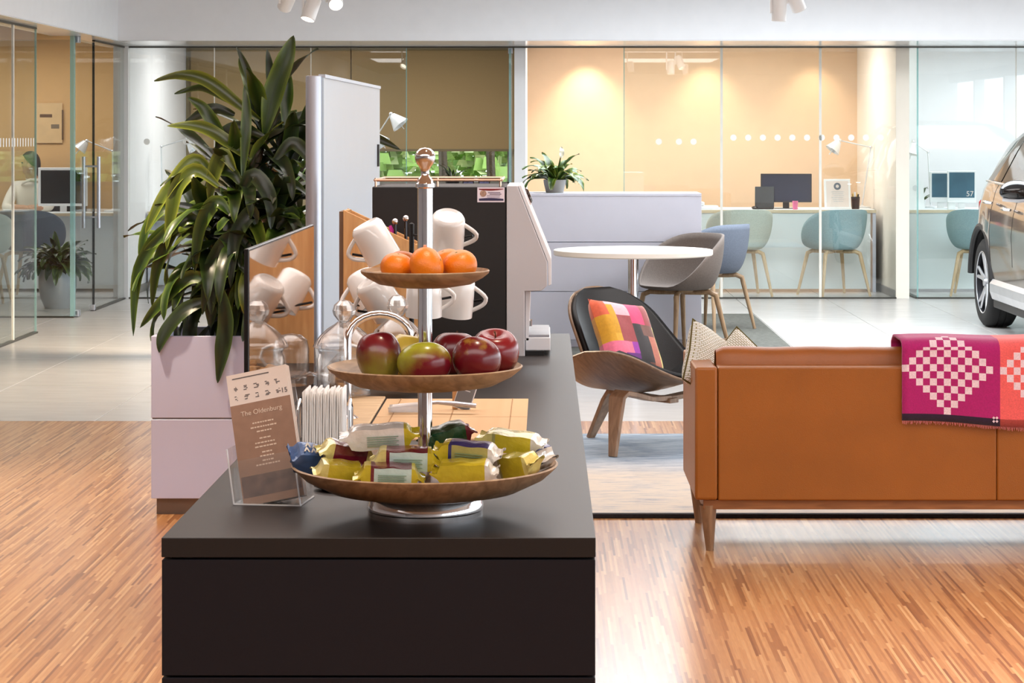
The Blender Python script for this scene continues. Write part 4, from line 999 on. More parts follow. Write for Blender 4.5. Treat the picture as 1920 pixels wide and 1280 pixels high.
def blade(pts, ws, th=.022):
    """laminated flat leg: rectangular section along a path, width across local x or y"""
    b = MB(); P = [Vector(p) for p in pts]; vs = []; fs_ = []
    for i, p in enumerate(P):
        tg = (P[min(i + 1, len(P) - 1)] - P[max(0, i - 1)]).normalized()
        wd = Vector((0, 1, 0)); wd = (wd - tg * wd.dot(tg)).normalized(); nn = tg.cross(wd).normalized()
        for sx, sy in ((-1, -1), (1, -1), (1, 1), (-1, 1)): vs.append(p + wd * sx * ws[i] / 2 + nn * sy * th / 2)
    for i in range(len(P) - 1):
        for j in range(4): fs_.append((i * 4 + j, i * 4 + (j + 1) % 4, i * 4 + 4 + (j + 1) % 4, i * 4 + 4 + j))
    fs_ += [(3, 2, 1, 0), tuple(len(vs) - 4 + j for j in range(4))]
    return b.add(vs, fs_)
lw = wood('laminate_leg', (132, 104, 80), (166, 134, 106), (10, 10, 2), 5, .42)
for sg in (1, -1):
    pts = [(0, .10, .232), (sg * .14, .105, .24), (sg * .25, .11, .268), (sg * .315, .11, .282), (sg * .345, .11, .262), (sg * .358, .112, .18), (sg * .385, .12, 0)]
    blade(pts, [.05, .07, .085, .09, .09, .075, .038]).build('leg', lw, sc, smooth=50, bevel=.003)
pts = [(0, .14, .222), (0, -.05, .225), (0, -.18, .235), (0, -.25, .235), (0, -.29, .19), (0, -.405, .0)]
b = MB(); M = Matrix.Rotation(R(90), 4, 'Z')
bl = blade([(p[1], 0, p[2]) for p in pts], [.06, .075, .085, .09, .075, .04])
b.add([(-v[1], v[0], v[2]) for v in bl.v], bl.f); b.build('leg', lw, sc, smooth=50, bevel=.003)
# colourful cushion
pat = [[1, 1, 3, 3, 2, 11, 11, 8, 8, 8], [1, 1, 4, 4, 5, 11, 11, 8, 8, 8]]
PC = [(206, 92, 60), (204, 150, 30), (224, 164, 50), (150, 62, 66), (226, 110, 140), (150, 50, 160), (96, 30, 120), (40, 36, 40), (186, 112, 92), (224, 60, 110), (232, 170, 180), (110, 70, 60), (236, 222, 120)]
rows = ["0AAA9911C", "1AAA99388"[:9], "113399338", "123977BB8", "223777BB8", "444577B8C", "444577B8C", "666677BBC", "666B77BBC"]
idx = {**{str(i): i for i in range(10)}, 'A': 10, 'B': 11, 'C': 12}
PM = [mat('cushion_patch_%s' % n, c, .85, var=.08, vscale=80, sheen=.3) for n, c in zip(('rust', 'mustard', 'amber', 'brick', 'rose', 'violet', 'plum', 'charcoal', 'terracotta', 'raspberry', 'blush', 'cocoa', 'lemon'), PC)]
rows = ["0AAA9938", "01AA9938", "1133993B", "11337BBC", "1233778C", "4445778C", "4466778C", "66667B8C"]
def cmf(i, j):
    r_ = rows[7 - min(7, j * 8 // 20)]; return idx[r_[min(7, i * 8 // 20)]]
t = thing('cushion', 'multicoloured patchwork cushion resting in the shell chair', 'cushion')
t.matrix_world = Matrix.Translation((.50, 10.40, .012)) @ Matrix.Rotation(R(-136), 4, 'Z') @ Matrix.Translation((.085, -.085, .492)) @ Matrix.Rotation(R(28), 4, 'X') @ Matrix.Rotation(R(186), 4, 'Z') @ Matrix.Rotation(R(6), 4, 'Y')
pillow('cover', PM, t, .385, .12, 21, cmf)

# ------------------------------------------------------------------ tub chairs
felt = mat('blue_grey_felt', (98, 105, 118), .95, var=.10, vscale=120, bump=.5, bscale=350)
felt2 = mat('taupe_felt', (114, 104, 98), .95, var=.12, vscale=120, bump=.5, bscale=350)
felt3 = mat('pale_aqua_felt', (146, 174, 180), .95, var=.10, vscale=120, bump=.5, bscale=350)
felt4 = mat('pale_sage_felt', (190, 198, 188), .95, var=.10, vscale=120, bump=.5, bscale=350)
oakl = wood('oak_leg', (188, 158, 118), (212, 184, 146), (12, 12, 1.5), 5, .5)
oakd = wood('smoked_oak_leg', (140, 112, 84), (166, 138, 106), (12, 12, 1.5), 5, .5)
chair_src = {}
def tub_chair(label, loc, ang, fm, lm, z0=0, group='tub chairs with wooden legs'):
    t = thing('tub_chair', label, 'chair', (loc[0], loc[1], z0), ang - pi / 2, group)
    key_ = (fm.name, lm.name)
    if key_ in chair_src:
        for c in list(chair_src[key_].children): share(c, c.name.split('.')[0], t, c.location, c.rotation_euler)
        return t
    def sh(u, v):
        a = 2 * pi * u                      # 0 = back
        ca, sa = math.cos(a), math.sin(a)
        k = max(0, (ca + .86) / 1.86) ** .72; k = k * k * (3 - 2 * k)
        rim = .452 + .338 * k
        if v < .35:
            q_ = v / .35; rx, ry = .185 * q_, .19 * q_; z = .425 + .008 * q_ ** 2
        else:
            q_ = (v - .35) / .65; g = math.sin(q_ * pi / 2)
            rx = .185 + .112 * g ** .9; ry = .19 + (.095 if ca > 0 else .055) * g ** .9; z = .433 + (rim - .433) * (1 - math.cos(q_ * pi / 2)) ** .85
        return (rx * sa, -ry * ca, z)
    MB().grid(48, 18, sh, closeu=True).build('shell', fm, t, smooth=70, solid=.018)
    MB().lathe([(0, .405), (.09, .405), (.10, .418), (0, .42)], 20).build('swivel_plate', lm, t)
    for sx in (-1, 1):
        for sy in (-1, 1):
            e = Vector((sx * .245, sy * .235, 0)); kx = Vector((sx * .165, sy * .155, .405))
            pts = [(sx * .02, sy * .02, .400), (sx * .10, sy * .095, .402), tuple(kx.lerp(Vector((0, 0, .402)), .12)), tuple(kx + Vector((sx * .012, sy * .012, -.02))), tuple((kx + Vector((sx * .02, sy * .018, -.06)))), tuple(e)]
            MB().tube(pts, [.014, .017, .018, .019, .018, .0115], 10).build('leg', lm, t)
    chair_src[key_] = t
    return t
tub_chair('taupe tub chair drawn up to the white round table', (.90, 14.93), R(215), felt2, oakd, .008)
tub_chair('blue-grey tub chair behind the one at the round table', (1.235, 16.75), R(138), felt, oakd, .008)
tub_chair('pale sage tub chair behind the glass, left one at the warm office desk', (1.77, 20.38), R(100), felt4, oakl)
tub_chair('pale blue tub chair behind the glass, centred before the warm office desk', (2.63, 20.38), R(112), felt3, oakl)
tub_chair('pale blue tub chair in the white office, half hidden by the car', (3.97, 20.42), R(75), felt3, oakl)
tub_chair('tub chair behind the far left glazing next to the potted plant', (-4.62, 20.2), R(80), felt, oakl)
tub_chair('tub chair at the left edge of the picture behind the glazing', (-4.95, 19.6), R(95), felt4, oakl)

# ------------------------------------------------------------------ round table
rt = thing('round_table', 'white round pedestal table with chrome column', 'table', (.565, 14.29, .008))
zt = .7255 - .008; D = .508
MB().lathe([(0, zt - .034), (D - .006, zt - .034), (D, zt - .028), (D, zt - .003), (D - .003, zt), (0, zt)], 72).build('table_top', mat('white_laminate', (240, 232, 222), .3, var=.01), rt)
MB().lathe([(.035, .012), (.035, zt - .034)], 28).build('column', chrome, rt)
MB().lathe([(0, 0), (.27, 0), (.27, .006), (.05, .016), (.0, .017)], 48).build('foot', chrome, rt)
MB().box(-.12, .12, -.12, .12, zt - .040, zt - .0345).build('mounting_plate', alu, rt, smooth=0)

# ------------------------------------------------------------------ white low cabinet, peace lily
cb = thing('white_cabinet', 'long white cabinet with horizontal drawer fronts behind the round table', 'cabinet', (-.62, 15.3, .008))
w = 1.692
MB().box(0.01, w - .012, .02, .5, .03, 1.03).build('carcass', white_lac, cb, smooth=0)
MB().box(0, w, -.002, .51, 1.032, 1.05).build('top', white_lac, cb, smooth=0, bevel=.001)
for k, (z0, z1) in enumerate(((.052, .378), (.383, .715), (.720, 1.031))):
    MB().box(0, w, 0, .0195, z0, z1).build('drawer_front', white_lac, cb, smooth=0, bevel=.0015)
MB().box(w - .0115, w, .02, .5, .03, 1.031).build('end_panel', white_lac, cb, smooth=0)
MB().box(.02, w - .02, .03, .49, 0, .03).build('plinth', white_lac, cb, smooth=0)
def small_plant(name, label, pot_prof, loc, n, ln, wd, potm, cat='plant', flower=False, seed=1, elev=(20, 80)):
    t = thing(name, label, cat, loc)
    MB().lathe(pot_prof, 36).build('pot', potm, t)
    zt2 = max(z for r, z in pot_prof) - .02; rr = random.Random(seed)
    MB().lathe([(0, zt2 - .01), (max(r for r, z in pot_prof) * .8, zt2 - .01)], 20).build('soil', MATS['dark_soil'], t)
    for k in range(n):
        az = k * 2.4 + rr.uniform(-.3, .3); e = R(rr.uniform(*elev)); L_ = ln * rr.uniform(.7, 1.15); p = Vector((.02 * math.cos(az), .02 * math.sin(az), zt2)); pts = [p]
        d = Vector((math.cos(az), math.sin(az), 0)); dd = rr.uniform(.2, .55)
        for q_ in range(5):
            p = p + (d * math.cos(e) + Vector((0, 0, math.sin(e)))) * L_ / 5; pts.append(p); e -= dd * (.5 + .25 * q_)
        leaf_mesh(pts, wd * rr.uniform(.7, 1.1), d * .3 + Vector((0, -.3, 1)), n=10, mats=leafs[1 if rr.random() < .6 else (2 if name == 'peace_lily' else 0)], parent=t)
    if flower:
        leaf_mesh([(0, 0, zt2), (.03, 0, zt2 + .12), (.045, -.01, zt2 + .2)], .012, (0, -1, 0), mats=leafs[1], parent=t, name='flower_stem')
        leaf_mesh([(.045, -.01, zt2 + .17), (.05, -.012, zt2 + .21), (.045, -.01, zt2 + .25)], .035, (0, -1, 0), mats=mat('white_petal', (240, 240, 226), .6), parent=t, name='flower')
    return t
small_plant('peace_lily', 'small peace lily in a grey pot on top of the white cabinet', [(0, 0), (.06, 0), (.075, .06), (.078, .09), (.07, .09), (.066, .06), (0, .05)], ((1040 - VX) / (F / 15.52), 15.52, 1.058), 46, .25, .058, mat('grey_pot', (150, 146, 140), .5), flower=True, seed=4)
# ------------------------------------------------------------------ car
paint = mat('bronze_grey_car_paint', (112, 96, 84), .16, .75, var=.03, coat=1.0)
clad = mat('black_cladding', (26, 25, 26), .55); silver = mat('silver_trim', (196, 198, 202), .3, .7); rubber = mat('tyre_rubber', (20, 19, 19), .75, bump=.3, bscale=120)
cglass = mat('car_window_glass', (26, 30, 32), .04, 0, .8)
car = thing('car', 'bronze-grey car parked at the right edge, rear wheel towards the offices', 'car', (3.30, 13.2, 0))
# local: x 0 = left flank, width 1.82; y 0 = nose ... 4.55 tail
CW = 1.82; WY = (17.07 - 13.2, 17.07 - 13.2 - 2.66)
def lerp(a, b, t): return a + (b - a) * t
def pw(tab, y):
    for (y0, v0), (y1, v1) in zip(tab, tab[1:]):
        if y <= y1: return lerp(v0, v1, max(0, (y - y0) / (y1 - y0)))
    return tab[-1][1]
def sm(tab, y): return (pw(tab, y - .06) + 2 * pw(tab, y) + pw(tab, y + .06)) / 4
roof = [(0, .66), (.08, .80), (.9, 1.02), (1.25, 1.08), (1.9, 1.52), (2.6, 1.62), (3.4, 1.58), (3.9, 1.42), (4.25, 1.14), (4.42, .95), (4.5, .7)]
belt = [(0, .64), (.08, .78), (.9, .95), (1.25, 1.0), (2.0, 1.03), (3.2, 1.08), (3.9, 1.10), (4.25, 1.08), (4.42, .92), (4.5, .68)]
plan = [(0, .42), (.12, .22), (.4, .08), (.9, .01), (1.6, 0), (3.6, 0), (4.0, .02), (4.3, .09), (4.42, .20), (4.5, .40)]
def low(y):
    z = .30
    for wy in WY:
        d = y - wy
        if abs(d) < .40: z = max(z, .34 + math.sqrt(.40 ** 2 - d * d))
    return z
ys = sorted(set([round(4.5 * i / 70, 3) for i in range(71)] + [round(wy + .4 * math.sin(R(a)), 3) for wy in WY for a in range(-90, 91, 10)]))
def sect(y):
    zb, zr_, zl, p = sm(belt, y), sm(roof, y), low(y), sm(plan, y)
    tum = min(.30, (zr_ - zb) * .55)
    zm = min(.74, zb - .06)
    pts = [(p + .035, zl), (p + .01, max(zl + .005, lerp(zl, zm, .5))), (p, max(zl + .01, zm)), (p + .015, max(zl + .015, lerp(zm, zb, .45))), (p + .05, max(zl + .02, zb - .05)), (p + .075, max(zl + .025, zb))]
    pts += [(p + .075 + tum * .5, lerp(zb, zr_, .52)), (p + .075 + tum * .92, lerp(zb, zr_, .90)), (p + .12 + tum * 1.25, lerp(zb, zr_, .985)), (p + .30 + tum * 1.3, zr_ + .0)]
    return pts
b = MB(); vs = []; nn = 20
for y in ys:
    s1 = sect(y); full = s1 + [(CW - x, z) for x, z in reversed(s1)]
    vs += [(min(max(x, 0), CW), y, z) for x, z in full]
fs_ = []
for i in range(len(ys) - 1):
    for j in range(nn - 1): fs_.append((i * nn + j, i * nn + j + 1, (i + 1) * nn + j + 1, (i + 1) * nn + j))
fs_ += [tuple(range(nn)), tuple((len(ys) - 1) * nn + j for j in range(nn - 1, -1, -1))]
b.add(vs, fs_); b.build('body', paint, car, smooth=50)
MB().box(.25, CW - .25, .2, 4.3, .22, .5).build('underbody', clad, car, smooth=0)
def winpatch(name, y0, y1, m, zlo=.06, zhi=.86, slant=0, off=.006):
    b = MB()
    def f(u, v):
        y = lerp(y0 + slant * v, y1 - (.55 if name == 'quarter_window' else 0) * v * (y1 - y0), u)
        s1 = sect(y); zb, zt_ = s1[5], s1[7]
        q_ = lerp(zlo, zhi, v)
        if q_ < .52 / .9: a, c, k = s1[5], s1[6], q_ / (.52 / .9)
        else: a, c, k = s1[6], s1[7], (q_ - .52 / .9) / (1 - .52 / .9)
        return (lerp(a[0], c[0], k) - off, y, lerp(a[1], c[1], k))
    b.grid(10, 6, f); return b.build(name, m, car, smooth=50)
winpatch('side_window', 1.75, 2.62, cglass, slant=.35); winpatch('side_window', 2.68, 3.36, cglass); winpatch('quarter_window', 3.40, 3.95, cglass)
for y0, y1 in ((1.7, 3.98),):
    MB().tube([(sect(y)[5][0] - .004, y, sect(y)[5][1] + .012) for y in [lerp(y0, y1, i / 20) for i in range(21)]], .008, 8).build('window_trim', chrome, car)
    MB().tube([(sect(y)[7][0] + .004, y, sect(y)[7][1] + .006) for y in [lerp(2.1, 3.45, i / 16) for i in range(17)]], .012, 8).build('roof_trim', clad, car)
for y in (2.02, 2.64): pass
for y in (2.65, 3.44):
    sy = [sect(y)[k] for k in range(1, 6)]
    MB().tube([(x + .0005, y, z) for x, z in sy], .0025, 6).build('door_gap', clad, car)
for y, z in ((2.75, .93), (3.40, .96)):
    MB().tube([(-.005, y - .11, z - .004), (-.035, y - .07, z), (-.035, y + .03, z + .002), (-.006, y + .06, z + .002)], [.012, .016, .016, .012], 10, flat=.8).build('door_handle', chrome, car)
for wy in WY:
    arc = [(.032, wy + .425 * math.cos(R(a)), .34 + .425 * math.sin(R(a))) for a in range(6, 176, 7)]
    MB().tube(arc, .028, 8, flat=1).build('arch_cladding', clad, car)
    wl = MB()
    wl.grid(21, 2, lambda u, v: (.05 + .30 * v, wy + .405 * math.cos(pi * u), .34 + .405 * math.sin(pi * u))); wl.build('wheel_well', clad, car, smooth=60)
    MB().add([(.34, wy - .42, .2), (.34, wy + .42, .2), (.34, wy + .42, .76), (.34, wy - .42, .76)], [(0, 1, 2, 3)]).build('wheel_well', clad, car, smooth=0, solid=.01)
    M = Matrix.Translation((.14, wy, .3375)) @ Matrix.Rotation(pi / 2, 4, 'Y')
    tw = thing_w = bpy.data.objects.new('wheel', None); C.objects.link(tw); tw.parent = car
    tw.matrix_local = Matrix.Translation((.145, wy, .3375)) @ Matrix.Rotation(-pi / 2, 4, 'Y')
    MB().lathe([(.235, -.11), (.30, -.115), (.328, -.095), (.3375, -.07), (.3375, -.03), (.333, -.028), (.333, -.02), (.3375, -.018), (.3375, .018), (.333, .02), (.333, .028), (.3375, .03), (.3375, .07), (.328, .095), (.30, .115), (.235, .11)], 72).build('tyre', rubber, tw, smooth=40)
    MB().lathe([(.236, .105), (.225, .108), (.222, .06), (.205, -.02), (.0, -.03)], 48).build('rim', mat('dark_rim', (52, 52, 56), .35, .8), tw)
    sp = MB()
    for k in range(10):
        a = 2 * pi * (k // 2) / 5 + (.17 if k % 2 else -.17); a0 = 2 * pi * (k // 2) / 5 + (.05 if k % 2 else -.05)
        sp.tube([(.03 * math.cos(a0), .03 * math.sin(a0), .07), (.13 * math.cos((a + a0) / 2), .13 * math.sin((a + a0) / 2), .085), (.228 * math.cos(a), .228 * math.sin(a), .098)], [.022, .017, .014], 8, flat=.7)
    sp.build('spokes', silver, tw)
    MB().lathe([(.237, .098), (.243, .108), (.232, .112), (.226, .104), (.226, .095)], 48, cap=False).build('rim_lip', silver, tw)
    MB().lathe([(0, .10), (.03, .10), (.034, .085), (.034, .06)], 20).build('hub_cap', silver, tw)
M = MB().prism([(.02, .24), (.0, .30), (.0, .36), (.03, .40), (.10, .40), (.10, .24)], WY[1] + .45, WY[0] - .45, 'y').build('sill', silver, car, smooth=0, bevel=.01)
MB().prism([(.03, .18), (.03, .245), (.12, .245), (.12, .18)], WY[1] + .45, WY[0] - .45, 'y').build('sill_cladding', clad, car, smooth=0, bevel=.01)
MB().ell((-.10, 1.98, 1.075), (.12, .065, .075), 20, 14, fn=lambda p: 1).build('wing_mirror', mat('black_gloss', (18, 18, 20), .12, coat=.8), car)
MB().tube([(-.2, 1.96, 1.02), (-.1, 1.92, 1.012), (.03, 1.94, 1.02)], .012, 8).build('mirror_strip', silver, car)
MB().box(-.03, .12, 1.96, 2.02, 1.02, 1.05).build('mirror_arm', clad, car, smooth=0, bevel=.005)
for x in (.12, CW - .45): MB().box(x, x + .33, 4.40, 4.47, .82, .95).build('tail_lamp', mat('red_lamp', (150, 20, 20), .1), car, bevel=.02)
MB().box(.1, CW - .1, 4.42, 4.52, .30, .52).build('rear_bumper', clad, car, bevel=.03)

# ------------------------------------------------------------------ offices
desk_w = mat('desk_white', (228, 236, 238), .4, var=.01); desk_edge = wood('desk_oak_edge', (214, 196, 164), (226, 210, 182), (1, 20, 20), 4, .5)
def desk(label, x0, x1, y0, y1, z, panel_y):
    t = thing('desk', label, 'desk', (x0, y0, 0)); w = x1 - x0; d = y1 - y0
    MB().box(0, w, 0, d, z - .028, z).build('desk_top', [desk_w], t, smooth=0, bevel=.002)
    MB().box(0, w, -.003, 0, z - .028, z).build('front_edge', desk_edge, t, smooth=0)
    MB().box(.03, w - .05, panel_y, panel_y + .02, .03, z - .03).build('modesty_panel', desk_w, t, smooth=0)
    for x in (0, w - .03): MB().box(x, x + .03, .02, d - .02, 0, z - .029).build('side_panel', white_lac, t, smooth=0)
    return t
desk('white desk with oak edge in the warm beige office', 1.2, 3.08, 20.8, 21.6, .765, .02)
desk('white desk in the bright white office beside the car', 3.36, 5.0, 20.8, 21.6, .765, .02)
desk('desk where the seated person works behind the left glazing', -6.2, -3.95, 20.8, 21.22, .735, .06)
desk('desk with white lamps behind the display board', -2.6, -1.0, 21.1, 21.8, .74, .3)
desk('small desk beside the left wall behind the dragon plant', -3.74, -3.0, 21.1, 21.9, .74, .3)
scr = mat('screen_dark_blue', (44, 50, 70), .18, var=.12, vscale=6); scr2 = mat('screen_teal', (70, 104, 122), .15, var=.2, vscale=5); scrk = mat('screen_black', (16, 14, 16), .15)
def monitor(name, label, loc, w, h, m, frame, rz=0, border=.012, chin=0, cat='monitor'):
    t = thing(name, label, cat, loc, rz)
    MB().box(-w / 2, w / 2, -.012, .012, .06, .06 + h).build('housing', frame, t, smooth=0, bevel=.004)
    s2 = MB().box(-w / 2 + border, w / 2 - border, -.0135, -.0122, .06 + border + chin, .06 + h - border).build('screen', m, t, smooth=0)
    MB().box(-.03, .03, .013, .03, .004, .06 + h * .5).build('stand', frame, t, smooth=0)
    MB().box(-min(.11, w * .3), min(.11, w * .3), -.04, .09, 0, .006).build('foot', frame, t, smooth=0, bevel=.002)
    return t, s2
def at(x, Y): return (x - VX) * Y / F
monitor('monitor', 'dark blue computer monitor on the warm office desk', (at(1474, 21.15), 21.15, .765), .48, .27, scr, black_pl, R(-3))
lp = thing('laptop', 'black laptop leaning open left of the dark blue monitor', 'laptop', (at(1434, 21.05), 21.02, .7655), R(-8))
MB().box(-.10, .08, -.09, .09, 0, .012).build('keyboard_base', black_pl, lp, smooth=0, bevel=.003)
MB().box(-.10, .08, .085, .093, .0, .21, M=Matrix.Translation((0, .0, .012)) @ Matrix.Rotation(R(-8), 4, 'X') ).build('lid', black_pl, lp, smooth=0, bevel=.003)
cf = thing('certificate_stand', 'white framed certificate with dark round seal on the warm office desk', 'certificate', (at(1571, 21.0), 21.0, .765), R(4))
Mt = Matrix.Rotation(R(-10), 4, 'X')
MB().box(-.125, .125, -.008, .008, .0, .285, M=Mt).build('frame', white_met, cf, smooth=0, bevel=.003)
MB().box(-.105, .105, -.0095, -.0082, .02, .265, M=Mt).build('sheet', paper, cf, smooth=0)
MB().lathe([(0, 0), (.034, 0), (.034, .001), (0, .001)], 28, M=Mt @ Matrix.Translation((0, -.0096, .215)) @ Matrix.Rotation(pi / 2, 4, 'X')).build('seal', mat('seal_slate', (96, 104, 116), .5), cf, smooth=0)
MB().lathe([(0, 0), (.015, 0), (.015, .001), (0, .001)], 20, M=Mt @ Matrix.Translation((0, -.0107, .215)) @ Matrix.Rotation(pi / 2, 4, 'X')).build('seal_centre', paper, cf, smooth=0)
for i in range(6): MB().box(-.06 + .01 * (i % 3), .06 - .008 * (i % 2), -.0105, -.0096, .16 - i * .018, .165 - i * .018, M=Mt).build('print_line', mat('print_pale_grey', (190, 190, 192), .6), cf, smooth=0)
pc = thing('pen_cup', 'black pen cup full of pens right of the certificate', 'pen cup', (at(1604, 21.05), 21.05, .765))
MB().lathe([(0, 0), (.036, 0), (.042, .115), (.039, .115), (.034, .004), (0, .004)], 24).build('cup', black_pl, pc)
for i in range(7):
    a = i * .9; MB().tube([(.018 * math.cos(a), .018 * math.sin(a), .01), (.03 * math.cos(a), .03 * math.sin(a), .14 + .01 * (i % 3))], .004, 6).build('pen', [black_pl, mat('pen_yellow', (220, 180, 40), .4), white_pl][i % 3], pc)
o = thing('desk_phone', 'white desk telephone at the left end of the warm office desk', 'telephone', (at(1328, 21.0), 21.0, .765))
MB().box(-.09, .09, -.08, .08, 0, .035).build('base', white_pl, o, smooth=0, bevel=.008); MB().box(-.085, -.04, -.08, .08, .036, .07).build('handset', white_pl, o, smooth=0, bevel=.01)
o = MB().lathe([(0, 0), (.022, 0), (.027, .08), (.025, .08), (.02, .004), (0, .004)], 20).build('paper_cup', mat('pink_cup', (220, 110, 150), .5), loc=(at(1491, 20.92), 20.92, .765)); tag(o, 'small pink cup in front of the dark blue monitor', 'cup')
o = thing('computer_mouse', 'black mouse left of the laptop on the warm office desk', 'mouse', (at(1415, 21.0), 21.0, .765)); MB().ell((0, 0, .014), (.03, .05, .016)).build('shell', black_pl, o)
# white office
t, s2 = monitor('monitor', 'white-framed computer screen left of the pair in the white office', (at(1764, 21.15), 21.15, .765), .21, .29, scr2, white_met, R(0), .018, .03)
t, s2 = monitor('monitor', 'wider white-framed computer screen with white digits next to the car', (at(1803, 21.05), 21.05, .765), .27, .30, scr2, white_met, R(0), .016, .03)
textmesh('digits', '57', .07, paper, s2, (.075, -.0142, .12), (pi / 2, 0, 0))
st2 = thing('paper_stand', 'white paper stand leaning on the white office desk beside the glass return', 'paper stand', (at(1718, 20.95), 20.95, .765), R(8))
MB().box(-.10, .08, -.004, .004, 0, .28, M=Matrix.Rotation(R(-9), 4, 'X')).build('sheet', white_met, st2, smooth=0); MB().box(-.10, .08, -.02, .05, 0, .004).build('foot', white_met, st2, smooth=0)
MB().lathe([(0, 0), (.028, 0), (.028, .001), (0, .001)], 20, M=Matrix.Rotation(R(-9), 4, 'X') @ Matrix.Translation((0, -.0045, .2)) @ Matrix.Rotation(pi / 2, 4, 'X')).build('seal', mat('pale_seal', (206, 208, 210), .5), st2, smooth=0)
bx2 = MB().box(-.035, .035, -.03, .03, 0, .075).build('small_white_box', white_met, loc=(at(1783, 20.9), 20.88, .765), smooth=0, bevel=.004); tag(bx2, 'small white box in front of the white office screens', 'box')
small_plant('desk_plant', 'small green plant behind the glass return in the white office', [(0, 0), (.04, 0), (.05, .08), (.046, .08), (.04, .01), (0, .01)], (at(1728, 21.3), 21.35, .765), 10, .22, .03, white_met, seed=9, elev=(45, 85))

# desk lamps with jointed arms
lampw = mat('lamp_aluminium', (222, 224, 226), .3, .5)
def desk_lamp(label, base, elbow, head, hd, size=.10):
    t = thing('desk_lamp', label, 'lamp', base, group='jointed-arm desk lamps')
    b0 = Vector(base); e = Vector(elbow) - b0; h = Vector(head) - b0; d = Vector(hd).normalized()
    MB().lathe([(0, 0), (.085, 0), (.085, .012), (.02, .02), (.008, .03), (0, .03)], 28).build('foot', lampw, t)
    MB().tube([(0, 0, .02), e], .007, 8).build('lower_arm', lampw, t)
    MB().tube([e, h], .006, 8).build('upper_arm', lampw, t)
    MB().ell(e, (.014, .014, .014)).build('joint', chrome, t)
    MB().ell(h, (.02, .02, .02)).build('joint', chrome, t)
    M = Matrix.Translation(h + d * .01) @ aim(d)
    MB().lathe([(.018, 0), (.03, .004), (size * .75, size * 1.1), (size * .73, size * 1.1), (.027, .008), (0, .006)], 28, M=M).build('shade', lampw, t)
    MB().tube([h + d * .05, h + d * (size * 1.1 + .06)], .005, 6).build('grip', white_met, t)
    return t
def P3(x, y, Y): p = px(x, y, Y); return (p.x, p.y, p.z)
desk_lamp('white desk lamp just right of the display board, upper one', (at(660, 21.4), 21.4, .74), P3(690, 280, 21.4), P3(733, 214, 21.4), (.5, -.1, -.55), .12)
desk_lamp('white desk lamp just right of the display board, lower one', (at(640, 21.6), 21.6, .74), P3(650, 300, 21.6), P3(700, 250, 21.6), (.5, -.2, -.6), .12)
desk_lamp('silver desk lamp behind the dragon plant', (at(305, 21.3), 21.3, .74), P3(302, 275, 21.3), P3(352, 260, 21.3), (.5, -.1, -.6), .1)
desk_lamp('white desk lamp on the warm office desk', (at(1616, 21.35), 21.35, .765), P3(1633, 276, 21.35), P3(1574, 263, 21.35), (-.45, -.1, -.6), .10)
desk_lamp('white desk lamp behind the glass return in the white office', (at(1752, 21.25), 21.45, .765), P3(1740, 285, 21.45), P3(1712, 266, 21.45), (-.15, -.1, -.7), .10)
desk_lamp('desk lamp behind the glass door beside the pull bars', (at(212, 21.2), 21.2, .735), P3(211, 283, 21.2), P3(163, 264, 21.2), (-.5, -.1, -.6), .09)

# far window side of the left office: dark plant, chair and boxes seen against the garden
small_plant('window_plant', 'dark spiky plant on the sill below the olive blind', [(0, 0), (.06, 0), (.075, .10), (.07, .10), (.06, .01), (0, .01)], (at(848, 23.2), 23.2, .90), 16, .24, .026, black_pl, seed=12)
o = thing('low_shelf', 'low dark shelf under the back window beyond the coffee machine', 'shelf', (-1.6, 23.05, 0))
MB().box(0, 1.28, 0, .36, .87, .90).build('shelf_top', mat('dark_shelf', (60, 54, 46), .5), o, smooth=0); MB().box(0, 1.28, .02, .36, 0, .87).build('shelf_body', MATS['dark_shelf'], o, smooth=0)
for k, x in enumerate((878, 908)):
    o = thing('picture_frame', ['small dark picture frame on the low shelf, left one', 'small dark picture frame on the low shelf, right one'][k], 'picture frame', (at(x, 23.2), 23.2, .90), group='frames on the low shelf')
    MB().box(-.06, .06, -.008, .008, 0, .115).build('frame', black_pl, o, smooth=0, bevel=.003); MB().box(-.048, .048, -.0095, -.0082, .012, .103).build('picture', mat('blue_grey_print', (90, 90, 124), .4, var=.5, vscale=40), o, smooth=0)

# left office: calendar board, monitor, potted plant, cabinet strip
wb_ = thing('wall_board', 'cream planning sheet pinned on the ochre wall behind the seated person', 'wall chart', (at(92, 21.98), 21.985, 0))
zc = lambda y: H - (y - VY) * 21.98 / F
MB().box(-.13, .13, -.006, 0, zc(268), zc(193)).build('sheet', mat('cream_sheet', (226, 190, 140), .7), wb_, smooth=0)
for (a, b2, y0, y1, m) in ((-.09, .03, 214, 220, 'ink_brown'), (.02, .10, 233, 241, 'ink_grey')):
    MB().box(a, b2, -.008, -.006, zc(y1), zc(y0)).build('print_block', mat(m, (110, 80, 56) if m == 'ink_brown' else (130, 112, 90), .7), wb_, smooth=0)
MB().box(.125, .14, -.008, 0, zc(262), zc(206)).build('frame_strip', mat('ink_dark', (110, 80, 50), .6), wb_, smooth=0)
monitor('monitor', 'white-framed computer with black screen on the desk beside the seated person', (at(112, 20.98) + .03, 20.98, .735), .46, .36, scrk, white_met, R(0), .025, .0)
o = MB().box(at(60, 21.9), at(160, 21.9), 21.8, 21.95, .0, 1.14).build('filing_cabinet', mat('dark_cabinet', (44, 36, 30), .5), smooth=0, bevel=.005); tag(o, 'dark cabinet against the ochre wall behind the computer', 'cabinet')
